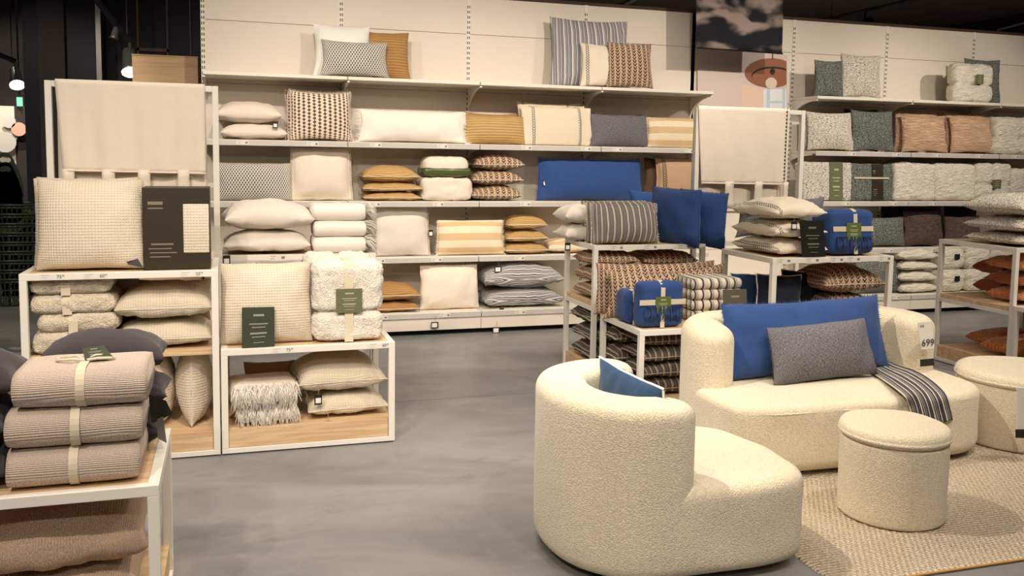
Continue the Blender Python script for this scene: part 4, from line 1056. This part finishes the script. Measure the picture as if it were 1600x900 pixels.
# shelf at .60
for k, h_ in enumerate((.118, .108, .108, .108)):
    z_ = .60+(0, .112, .214, .318)[k]
    block(('bottom', 'second', 'third', 'top')[k]+' sand teddy blanket of the four folded on the left rack shelf', 'teddy_sand', (46, 54, 43, 44)[k], (176, 184, 180, 172)[k], z_, h_, -3.62, .36, 'folded_blanket', 'blanket', 'folded sand teddy blankets', (0, .02, -.01, 0)[k], .05, .006, .006, straps=(-.05,), strapm='strap_cream', n=(34, 14, 12))
block('second stack sand teddy blanket behind the front four on the left rack', 'teddy_sand', 120, 214, .60, .40, -3.24, .2, 'folded_blanket', 'blanket', None, 0, .06, .006, .006)
lie('lower of two sand waffle cushions lying on the left rack shelf', 'waffle_sand', 172, 332, .60, .16, -3.62, .45, 'sand waffle cushions lying in pairs', seam='strap_cream', ear=.03)
lie('upper of two sand waffle cushions lying on the left rack shelf', 'waffle_sand', 178, 332, .755, .20, -3.62, .45, 'sand waffle cushions lying in pairs', seam='strap_cream', ear=.03)
stand('tan cushion standing at the back of the left rack shelf', 'tan_linen', 216, 332, 435, .60, -3.12, .1, .02)
def edge(label, m_, pxc, y, zb, w_, h, t, yaw=PI/2, group=None, roll=0, **kw):
    SEED[0] += 1; bm, rim = cushion_bm(w_, h, t, .05, 0, .005, SEED[0], .1, 20); o = link('cushion', bm, m_)
    o.location = (xat(pxc, y, zb+h/2), y, zb); o.rotation_euler = (0, roll, yaw); tag_(o, label, 'cushion', group); finish(o, rim, w_, h, **kw); return o
for k, (pc, tt) in enumerate(((138, .26), (202, .15), (250, .17), (304, .20))):
    edge(('leftmost', 'second', 'third', 'rightmost')[k]+' waffle cushion of the four standing edge on in the bottom of the left rack', 'waffle_cream', pc, -3.36, .145, .42, (.40, .41, .42, .44)[k], tt, PI/2-.05, 'waffle cushions standing edge on', seam='waffle_cream')
# low rack
Y2 = -3.55
stand('cream waffle cushion on the low rack beside the thick teddy blanket', 'waffle_cream', 343, 487, 411, .60, Y2, .17, .10, ear=.03, wr=.005, tag=(-.17, .43))
h_ = P(545, 410, y=-3.62).z-.60
o = block('thick ivory teddy blanket with a moss label on the low rack', 'teddy_cream', 489, 600, .60, h_, -3.62, .26, 'folded_blanket', 'blanket', None, 0, .055, .006, .007, grooves=(('z', .36, .035),), straps=(0,), sw=.05, n=(40, 14, 44))
label_on(o, 'label_moss', 0.0, .26*h_/.5+.0, .15, .14, -.143)
block('ivory teddy blanket standing behind the thick one on the low rack', 'teddy_cream', 476, 580, .60, h_+.02, -3.34, .2, 'folded_blanket', 'blanket', None, 0, .055, .006, .007, grooves=(('x', .5, .03),), n=(34, 12, 30))
def card_stand(label, m_, px, y, zb=None, cat='sign card'):
    p = [P(a, b, y=y) for a, b in px]; p[2].y += .012; p[3].y += .012
    c = (p[0]+p[1])/2; e = empty('info_card', c, label, cat); plate('card', m_, e, [q-c for q in p], .004)
    bm = bmesh.new(); uvl(bm); W2 = (p[1]-p[0]).length*.2; box(bm, -W2, W2, .004, .05, 0, .004); link('foot', bm, 'tag_black', e, False); return e
card_stand('dark green info card in front of the waffle cushion on the low rack', 'card_green', [(378, 545), (429, 541), (429, 480), (378, 481)], -3.664)
lie('lower of two pale cushions lying on the rack behind the low one', 'pale_cotton', 348, 486, R1, .15, -2.94, .48, 'pale cushions lying in pairs', ear=.03, tag=(-.92,))
lie('upper of two pale cushions lying on the rack behind the low one', 'pale_cotton', 347, 490, R1+.145, .20, -2.94, .48, 'pale cushions lying in pairs', ear=.03, yaw=.05)
for k in range(3):
    folds(('bottom', 'middle', 'top')[k]+' ivory fringed throw of the three beside the pale cushions', 'ivory_cotton', (491, 492, 489)[k], 572, R1+.105*k, .105, -2.94, .3, 2, group='ivory fringed throws', fringe=('ivory_cotton', .085, 'r'), wr=.005)
folds('lower chunky fringed cream throw in the bottom of the low rack', 'cream_cotton', 370, 462, .142, .11, -3.60, .34, 2, fringe=('ivory_cotton', .07, 'f'), yaw=.05, group='chunky fringed throws')
folds('upper chunky fringed cream throw in the bottom of the low rack', 'cream_cotton', 358, 460, .25, .12, -3.60, .34, 2, fringe=('ivory_cotton', .08, 'f'), yaw=.10, group='chunky fringed throws')
lie('lower sand cushion lying in the bottom of the low rack', 'waffle_sand', 478, 606, .142, .14, -3.60, .46, 'sand cushions in the low rack', seam='strap_cream', yaw=.06, tag=(-.55,))
lie('upper sand cushion lying in the bottom of the low rack', 'waffle_sand', 462, 601, .275, .22, -3.60, .48, 'sand cushions in the low rack', seam='strap_cream', yaw=.08, tag=(-.6,))
stand('brown cushion standing at the back of the low rack bottom', 'tan_linen', 380, 462, 562, .142, -3.16, .1, .02)
# front left table
for k in range(3):
    folds(('bottom', 'middle', 'top')[k]+' ribbed taupe throw of the three on the front left rack', 'ribbed_taupe', (8, 5, 18)[k], (216, 220, 228)[k], .60+.128*k, .128, -5.735, .32, 3, group='ribbed taupe throws', straps=((-.0), ), sw=.028, yaw=(.0, .02, -.01)[k])
tp = [o for o in bpy.data.objects if o.name.startswith('folded_throw') and o.get('label', '').startswith('top ribbed')][0]
bm = bmesh.new()
for s in (-1, 1): tube(bm, [(0, -.03, .133), (s*.04, -.05, .142), (s*.075, -.03, .137), (s*.09, -.02, .133)], .005, 6); tube(bm, [(0, -.03, .133), (s*.03, -.01, .145), (s*.08, .0, .138)], .004, 6)
link('ribbon_bow', bm, 'strap_cream', tp)
pt = plate('swing_tag', 'card_green', tp, [(.0, -.04, .136), (.085, -.03, .138), (.045, .05, .165), (-.02, .04, .160)], .002)
for k in range(3):
    lie(('bottom', 'middle', 'top')[k]+' charcoal cushion of the stack behind the taupe throws', 'charcoal_cotton', (30, 34, 52)[k], (250, 262, 256)[k], .60+.14*k, .15, -5.40, .27, 'charcoal cushions behind the throws')
for k in range(3):
    lie(('bottom', 'middle', 'top')[k]+' dark cushion of the stack cut by the left photo edge', 'charcoal_cotton', -150, (6, 2, 20)[k], .60+.14*k, .15, -5.70, .32, 'dark cushions at the left photo edge')
e = empty('black_swing_tags', P(246, 640, y=-5.42), 'black and silver swing tags hanging behind the taupe throws', 'tags')
for k, q in enumerate(([(-.02, 0, -.05), (.05, 0, -.02), (.03, 0, .03), (-.03, 0, .06)], [(0, -.02, -.10), (.03, -.02, -.12), (.02, -.02, -.02), (0, -.02, -.03)])):
    plate('tag_card', ('tag_black', 'steel')[k], e, q, .002)
lie('brown ribbed cushion lying on top under the front left rack', 'ribbed_brown', -60, 226, .27, .25, -5.70, .50, 'brown ribbed cushions under the front rack', yaw=.04, wr=.006)
lie('brown ribbed cushion at the bottom under the front left rack', 'ribbed_brown', -60, 218, .145, .15, -5.70, .50, 'brown ribbed cushions under the front rack')
lie('taupe ribbed cushion behind, under the front left rack', 'ribbed_taupe', 120, 245, .33, .2, -5.30, .16)
# ================================================================== MIDDLE RACKS
for k in range(3):
    stand(('front', 'middle', 'rear')[k]+' charcoal striped lumbar cushion on the middle rack', 'stripe_charcoal', 926-k*9, 1028-k*8, 318-k*2, R1, -2.60+k*.12, .15, .14, group='charcoal striped lumbar cushions', ear=.02, fringe=('stripe_charcoal', .014, 'lr'))
edge('royal blue cushion standing turned beside the striped ones, left of two', 'royal_blue', 1054, -2.56, R1-.02, .46, .44, .21, -1.12, 'royal blue cushions on the middle rack', fringe=('royal_blue', .012, 'lrt'), roll=.03)
edge('royal blue cushion at the right end of the middle rack, right of two', 'royal_blue', 1094, -2.60, R1-.03, .42, .43, .19, -1.0, 'royal blue cushions on the middle rack', roll=.06, fringe=('royal_blue', .012, 'lrt'))
stand('royal blue cushion lying slumped behind the two standing ones', 'royal_blue', 985, 1072, 298, R1, -2.22, .14, .15)
lie('lower cream cushion at the back left corner of the middle rack', 'pale_cotton', 884, 960, R1, .14, -2.42, .30, 'cream cushions on the middle rack', tag=(-.95,))
lie('upper cream cushion at the back left corner of the middle rack', 'pale_cotton', 884, 955, R1+.135, .16, -2.42, .30, 'cream cushions on the middle rack')
for k in range(3): lie(('bottom', 'middle', 'top')[k]+' arrow cushion of the stack at left on the middle rack shelf', 'arrow_small', 925, 1000, .62+k*.125, .13, -2.66, .40, 'arrow cushions on the middle rack shelf', seam='tan_linen', tag=(-.9,) if k == 1 else None)
for k in range(3): lie(('bottom', 'middle', 'top')[k]+' arrow cushion of the stack behind the long arrow cushions', 'arrow_small', 1006, 1092, .62+k*.12, .125, -2.60, .42, 'arrow cushions behind the long ones')
for k in range(3): lie(('bottom', 'middle', 'top')[k]+' dark striped cushion of the stack in the base of the middle rack', 'stripe_dark', 922, 1010, .142+k*.14, .15, -2.64, .42, 'dark striped cushions in the middle rack base', fringe=('stripe_dark', .012, 'l'))
stand('rear one of two long arrow patterned cushions on the low rack behind the sofa', 'arrow_small', 930, 1120, 409, .60, -3.09, .13, .08, ear=.05, roll=.0)
stand('front one of two long arrow patterned cushions on the low rack behind the sofa', 'arrow_small', 944, 1141, 416, .60, -3.22, .17, .12, ear=.13, roll=-.03)
h_ = P(1036, 440, y=-3.6).z-.60
def throw_label(o, h, d, w_, z=.5, s=.1):
    bm = bmesh.new(); box(bm, -w_/2-.004, w_/2+.004, -d/2-.006, -d/2-.002, h*.50, h*.50+.035, .001); link('strap', bm, 'strap_cream', o, False)
    label_on(o, 'label_green', 0, h*.5, s, s, -d/2-.01)
o = block('royal blue throw with cream straps and green label on the low rack', 'royal_blue', 1000, 1070, .60, h_, -3.63, .13, 'folded_throw', 'throw', None, 0, .045, .004, straps=(0,), sw=.03, n=(22, 10, 20))
throw_label(o, h_, .13, xat(1070, -3.63, .75)-xat(1000, -3.63, .75), s=.11)
def fringe_front(o, w_, d, z, ln, m_):
    bm = bmesh.new(); rnd = random.Random(3)
    for i in range(70):
        x = rnd.uniform(-w_/2+.01, w_/2-.01); y = -d/2-.004-rnd.random()*.01
        tube(bm, [(x, y, z), (x+rnd.uniform(-.01, .01), y-.01, z-ln*.5), (x+rnd.uniform(-.015, .015), y-.004, z-ln*rnd.uniform(.8, 1))], .0032, 4)
    tag_(link('fringe', bm, m_, o), kind='stuff')
fringe_front(o, .28, .13, .14, .10, 'royal_blue')
o = block('small royal blue fringed throw left of the labelled blue throw', 'royal_blue', 980, 1004, .60, .22, -3.50, .22, 'folded_throw', 'throw', None, 0, .05, .006, straps=(0,), sw=.03); fringe_front(o, .10, .22, .15, .12, 'royal_blue')
for k in range(4):
    folds(('bottom', 'second', 'third', 'top')[k]+' black and cream striped throw beside the taupe card', 'stripe_throw_bw', 1084, 1160, .60+.072*k, .072, -3.50, .3, 2, group='black and cream striped throws', wr=.004, straps=(-.25,), sw=.03)
card_stand('taupe info card in front of the striped throws behind the sofa', 'card_taupe', [(1131, 510), (1168, 509), (1168, 452), (1131, 453)], -3.66)
stand('petrol blue cushion with white piping beside the taupe card', 'petrol_blue', 1139, 1204, 428, .60, -3.32, .13, .10, piping='white_cotton', roll=.06, ear=.06)
for k in range(4): lie(('bottom', 'second', 'third', 'top')[k]+' dark striped cushion in the front stack under the low rack', 'stripe_dark', 1004, 1110, .142+k*.105, .12, -3.61, .34, 'dark striped cushions under the low rack', seam='tan_linen')
for k in range(3): lie(('bottom', 'middle', 'top')[k]+' dark striped cushion in the left rear stack under the low rack', 'stripe_dark', 962, 1030, .142+k*.135, .14, -3.27, .24, 'dark striped cushions under the low rack', fringe=('stripe_dark', .012, 'l'), tag=(-.9,) if k == 0 else None)
# right middle rack
for k, t in enumerate((.12, .13, .15)):
    lie(('bottom', 'middle', 'top')[k]+' cream cushion with woven edge of the three on the rack behind the sofa', 'edge_cream', 1212, 1294, R1+(0, .115, .24)[k], t, -3.64, .56, 'cream cushions with woven edge', wr=.007, tag=(-.35,) if k == 2 else None, ear=.05)
card_stand('black info card beside the cream cushions on the rack behind the sofa', 'card_dark', [(1254, 402), (1290, 401), (1288, 345), (1251, 345)], -3.69)
h_ = P(1335, 328, y=-3.6).z-R1
o = block('royal blue throw with green label on the rack behind the sofa', 'royal_blue', 1300, 1370, R1, h_, -3.64, .16, 'folded_throw', 'throw', None, .0, .045, .004, straps=(0.05,), sw=.03, n=(22, 10, 20), tilt=-.10)
throw_label(o, h_, .16, .32, s=.12); fringe_front(o, .30, .16, .12, .10, 'royal_blue')
block('royal blue throw standing behind the labelled one on that rack', 'royal_blue', 1284, 1350, R1, h_-.01, -3.42, .14, 'folded_throw', 'throw', None, .0, .045, .004)
stand('grey linen cushion standing behind the cream woven edge cushions', 'linen_grey', 1150, 1290, 308, R1, -2.30, .12, .05)
stand('navy cushion with white piping in the rack behind the sofa, left of two', 'navy', 1180, 1252, 429, .60, -3.50, .12, .10, piping='white_cotton', group='navy piped cushions', roll=.05)
stand('navy cushion with white piping in the rack behind the sofa, right of two', 'navy', 1218, 1289, 422, .60, -3.34, .12, .06, piping='white_cotton', group='navy piped cushions', roll=.05)
lie('lower arrow cushion on the shelf of the rack behind the sofa', 'arrow_small', 1292, 1378, .60, .17, -3.62, .44, 'arrow cushions on the rack behind the sofa')
lie('upper arrow cushion on the shelf of the rack behind the sofa', 'arrow_small', 1290, 1384, .765, .20, -3.62, .44, 'arrow cushions on the rack behind the sofa', seam='cream_cotton')
# right edge rack
for k, t in enumerate((.11, .14, .19)):
    lie(('bottom', 'middle', 'top')[k]+' slub ivory cushion of the three on the right edge rack', 'slub_ivory', 1592, 1690, 1.047+(0, .10, .225)[k], t, -3.38, .56, 'slub cushions on the right edge rack', seam='tan_linen', yaw=.03*k)
for k in range(3):
    lie(('bottom', 'middle', 'top')[k]+' orange cushion in the front stack of the right edge rack', ('orange_velvet', 'orange_plain')[k % 2 if k else 0], 1598, 1690, .585+.125*k, .14, -3.37, .38, 'orange cushions in front on the right edge rack', fringe=('orange_velvet', .012, 'l'))
for k in range(2):
    lie(('lower', 'upper')[k]+' orange cushion in the rear stack of the right edge rack', 'orange_plain', 1566, 1650, .585+.16*k, .17, -2.97, .32, 'orange cushions behind on the right edge rack')
lie('orange cushion lying in the base of the right edge rack, front one', 'orange_velvet', 1590, 1690, .145, .16, -3.37, .38)
lie('orange cushion lying in the base of the right edge rack, rear one', 'orange_velvet', 1556, 1650, .145, .15, -3.0, .34)
# ================================================================== SEATING
sofa = empty('boucle_sofa', (0, 0, 0), 'cream boucle sofa with curved back and blue cushions on it', 'sofa')
SO = catmull([(2.73, -4.30), (2.70, -4.55), (2.74, -4.76), (2.90, -4.85), (3.25, -4.87), (3.6, -4.875), (3.95, -4.87), (4.24, -4.835), (4.39, -4.70), (4.44, -4.45), (4.41, -4.2), (4.25, -4.0), (3.95, -3.92), (3.5, -3.90), (3.05, -3.92), (2.84, -4.04)], True, 7)
if sum((SO[i].x*SO[(i+1) % len(SO)].y-SO[(i+1) % len(SO)].x*SO[i].y) for i in range(len(SO))) < 0: SO.reverse()
link('seat', soft_extrude(SO,   .03, .405, .07, .05, .022, .010, 3), 'boucle_cream', sofa)
link('seat_seam', (lambda b: (tube(b, [(*(p+(Vector((3.5, -4.4))-p)*.012), .362) for p in SO], .006, 5, True), b)[1])(bmesh.new()), 'boucle_cream', sofa)
link('backrest', band([(2.835, -4.32), (2.86, -4.19), (2.96, -4.07), (3.15, -4.01), (3.6, -3.99), (4.0, -4.0), (4.21, -4.07), (4.30, -4.25)], .13, .06, .765, .06, .09, slope=.03), 'boucle_cream', sofa)
for x, y in ((2.9, -4.7), (4.15, -4.7), (2.95, -4.1), (4.15, -4.1)): boxo('foot', 'tag_black', sofa, x-.03, x+.03, y-.03, y+.03, .008, .05)
chair = empty('boucle_armchair', (0, 0, 0), 'cream boucle armchair seen from behind in the foreground', 'armchair')
CO = catmull([(1.52, -5.48), (1.61, -5.69), (1.80, -5.775), (2.05, -5.795), (2.33, -5.785), (2.49, -5.70), (2.54, -5.44), (2.50, -5.16), (2.38, -4.99), (2.15, -4.91), (1.90, -4.90), (1.66, -4.98), (1.52, -5.18)], True, 7)
if sum((CO[i].x*CO[(i+1) % len(CO)].y-CO[(i+1) % len(CO)].x*CO[i].y) for i in range(len(CO))) < 0: CO.reverse()
link('seat', soft_extrude(CO,   .03, .40, .06, .055, .02, .010, 7), 'boucle_cream', chair)
link('backrest', band([(1.86, -5.675), (1.72, -5.645), (1.60, -5.51), (1.575, -5.30), (1.64, -5.10), (1.79, -4.99), (1.92, -4.965)], .115, .03, .735, .06, .06, slope=.012), 'boucle_cream', chair)
for x, y in ((1.7, -5.6), (2.3, -5.6), (1.75, -5.1), (2.3, -5.1)): boxo('foot', 'tag_black', chair, x-.03, x+.03, y-.03, y+.03, 0, .05)
def pouf(label, cx, cy, r, h, lid=.085):
    e = empty('boucle_pouf', (cx, cy, .012), label, 'pouf', 'cream boucle poufs')
    C_ = lambda r_: [(r_*math.cos(2*PI*k/64), r_*math.sin(2*PI*k/64)) for k in range(64)]
    link('body', soft_extrude(C_(r), .0, h-lid+.005, .018, .02, 0, .004, 2), 'boucle_cream', e)
    link('lid', soft_extrude(C_(r+.010), h-lid, h-.012, .028, .045, .014, .005, 5), 'boucle_cream', e); return e
pf = pouf('round cream boucle pouf with lid on the rug in front of the sofa', 3.225, -5.375, .243, .46)
bm = bmesh.new(); uvl(bm); tube(bm, [(.24, .03, .36), (.262, .03, .30), (.264, .03, .20)], .002, 4); box(bm, .262, .266, .0, .05, .06, .22); link('swing_tag', bm, 'paper_white', pf, False)
pf2 = pouf('larger cream boucle pouf at the right photo edge behind the sofa end', 4.83, -4.59, .365, .45)
def tagcard(par, px, y, m_, off):
    return plate('price_card', m_, par, [P(a, b, y=y)-off for a, b in px], .002)
off2 = Vector((4.83, -4.59, .012)); yy = -4.99
tagcard(pf2, [(1589, 675), (1632, 678), (1632, 606), (1589, 606)], yy, 'paper_white', off2); tagcard(pf2, [(1587, 684), (1632, 686), (1632, 671), (1587, 671)], yy-.004, 'tag_black', off2)
# sofa price card
yy = -4.44; Z0 = Vector((0, 0, 0))
tagcard(sofa, [(1436, 578), (1461, 573), (1458, 497), (1431, 501)], yy+.006, 'plastic_clear', Z0) if 'plastic_clear' in M else None
c_ = tagcard(sofa, [(1440, 546), (1460, 544), (1456, 502), (1433, 504)], yy, 'paper_white', Z0)
tagcard(sofa, [(1438, 573), (1460, 571), (1459, 560), (1438, 562)], yy-.002, 'tag_black', Z0)
p = P(1450, 536, y=yy-.004); text('699', .062, sofa, 'ink_dark', p, (PI/2, 0, .0), 'price_lettering')
p = P(1441, 509, y=yy-.004); text('sofa', .02, sofa, 'ink_dark', p, (PI/2, 0, 0), 'small_lettering')
bm = bmesh.new(); uvl(bm); 
def on(name, par, bmx, m_, **k): return link(name, bmx, m_, par, **k)
plate('swing_tag', 'tag_black', sofa, [P(1137, 570, y=-4.40), P(1145, 556, y=-4.40), P(1144, 544, y=-4.40), P(1135, 556, y=-4.40)])
# cushions on the seats
stand('long royal blue cushion leaning on the sofa back', 'royal_blue', 1138, 1388, 485, .425, -4.34, .17, .22, h=.44, ear=.03, fringe=('royal_blue', .016, 'lrt'), roll=-.02, wr=.009)
stand('grey linen lumbar cushion in front of the blue one on the sofa', 'linen_grey', 1214, 1371, 506, .425, -4.50, .14, .30, h=.335, ear=.03, fringe=('charcoal_cotton', .014, 'lr'), roll=-.05, wr=.006)
SEED[0] += 1; bm, rim = cushion_bm(.62, .35, .14, .04, 0, .005, 77, .1, 22); o = link('cushion', bm, 'petrol_blue'); o.location = (1.895, -5.33, .42); o.rotation_euler = (-.12, 0, PI/2+.03)
tag_(o, 'petrol blue cushion with white piping inside the armchair', 'cushion'); finish(o, rim, .62, .35, piping='white_cotton')
# striped throw on the sofa seat
Lp = [P(1352, 575, z=.432), P(1367, 587, z=.434), P(1390, 603, z=.434), P(1411, 620, z=.425), P(1419, 634, y=-4.885), P(1424, 655, y=-4.893), P(1427, 668, y=-4.893)]
Rp = [P(1388, 566, z=.432), P(1403, 573, z=.434), P(1430, 582, z=.434), P(1455, 597, z=.432), P(1476, 617, y=-4.865), P(1484, 640, y=-4.872), P(1488, 657, y=-4.872)]
Lc = catmull(Lp, False, 5); Rc = catmull(Rp, False, 5); bm = bmesh.new(); uv = uvl(bm); rows = []
for i, (a, b) in enumerate(zip(Lc, Rc)): rows.append([bm.verts.new(a.lerp(b, s/14)+Vector((0, -.004*math.sin(s*1.7), .006*abs(math.sin(s*.9+i*.1))))) for s in range(15)])
for i, (A, B) in enumerate(zip(rows, rows[1:])):
    for s in range(14):
        f = bm.faces.new((A[s], A[s+1], B[s+1], B[s]))
        for l, (uu, vv) in zip(f.loops, ((s, i), (s+1, i), (s+1, i+1), (s, i+1))): l[uv].uv = (uu*.018, vv*.03)
o = link('striped_throw', bm, 'stripe_navy_throw'); md = o.modifiers.new('thickness', 'SOLIDIFY'); md.thickness = .008; tag_(o, 'navy and white striped throw draped over the sofa seat', 'throw')
# rug
bm = bmesh.new(); uv = uvl(bm); nx, ny = 150, 90; G = {}; x0, x1, y0, y1 = 2.50, 4.98, -5.95, -4.62; rnd = random.Random(2)
for i in range(nx+1):
    for j in range(ny+1):
        x = x0+(x1-x0)*i/nx; y = y0+(y1-y0)*j/ny; ed = i in (0, nx) or j in (0, ny)
        z = .010+.0025*math.sin(i*PI*.5+(j % 2)*PI)*math.sin(j*PI*.5)+noise.noise(Vector((x*3, y*3, 0)))*.001
        if ed: x += rnd.uniform(-.004, .004); y += rnd.uniform(-.004, .004); z = .002
        G[i, j] = bm.verts.new((x, y, z))
for i in range(nx):
    for j in range(ny):
        f = bm.faces.new((G[i, j], G[i+1, j], G[i+1, j+1], G[i, j+1]))
        for l in f.loops: l[uv].uv = (l.vert.co.x, l.vert.co.y)
o = link('jute_rug', bm, 'jute_rug'); tag_(o, 'natural braided jute rug under the pouf and sofa', 'rug')
bm = bmesh.new(); pts = [(x0+(x1-x0)*i/60, y0-.002, .007) for i in range(61)]; tube(bm, pts, .006, 6); link('edge_cord', bm, 'jute_brown', o)
# tags hanging in front of the base shelf
for px, py, lab in ((680, 508, 'white price tag hanging below the cream cushion on the base shelf'), (776, 516, 'white price tag hanging below the striped cushions on the base shelf'), (896, 414, None)):
    if lab is None: lab = 'small dark swing tag hanging above the striped cushions'; px, py, yv = 779, 421, -.50
    else: yv = -.625
    c = P(px, py, y=yv); e = empty('hanging_tag', c, lab, 'tag'); bm = bmesh.new(); tube(bm, [(0, 0, .03), (.004, 0, .09)], .0015, 4); box(bm, -.04, .03, -.002, .002, -.03, .03, mi=1); box(bm, -.032, .018, -.0035, -.0022, -.02, .02, mi=2); link('card', bm, ['string_tan', 'tag_black', 'paper_white'], e, False)
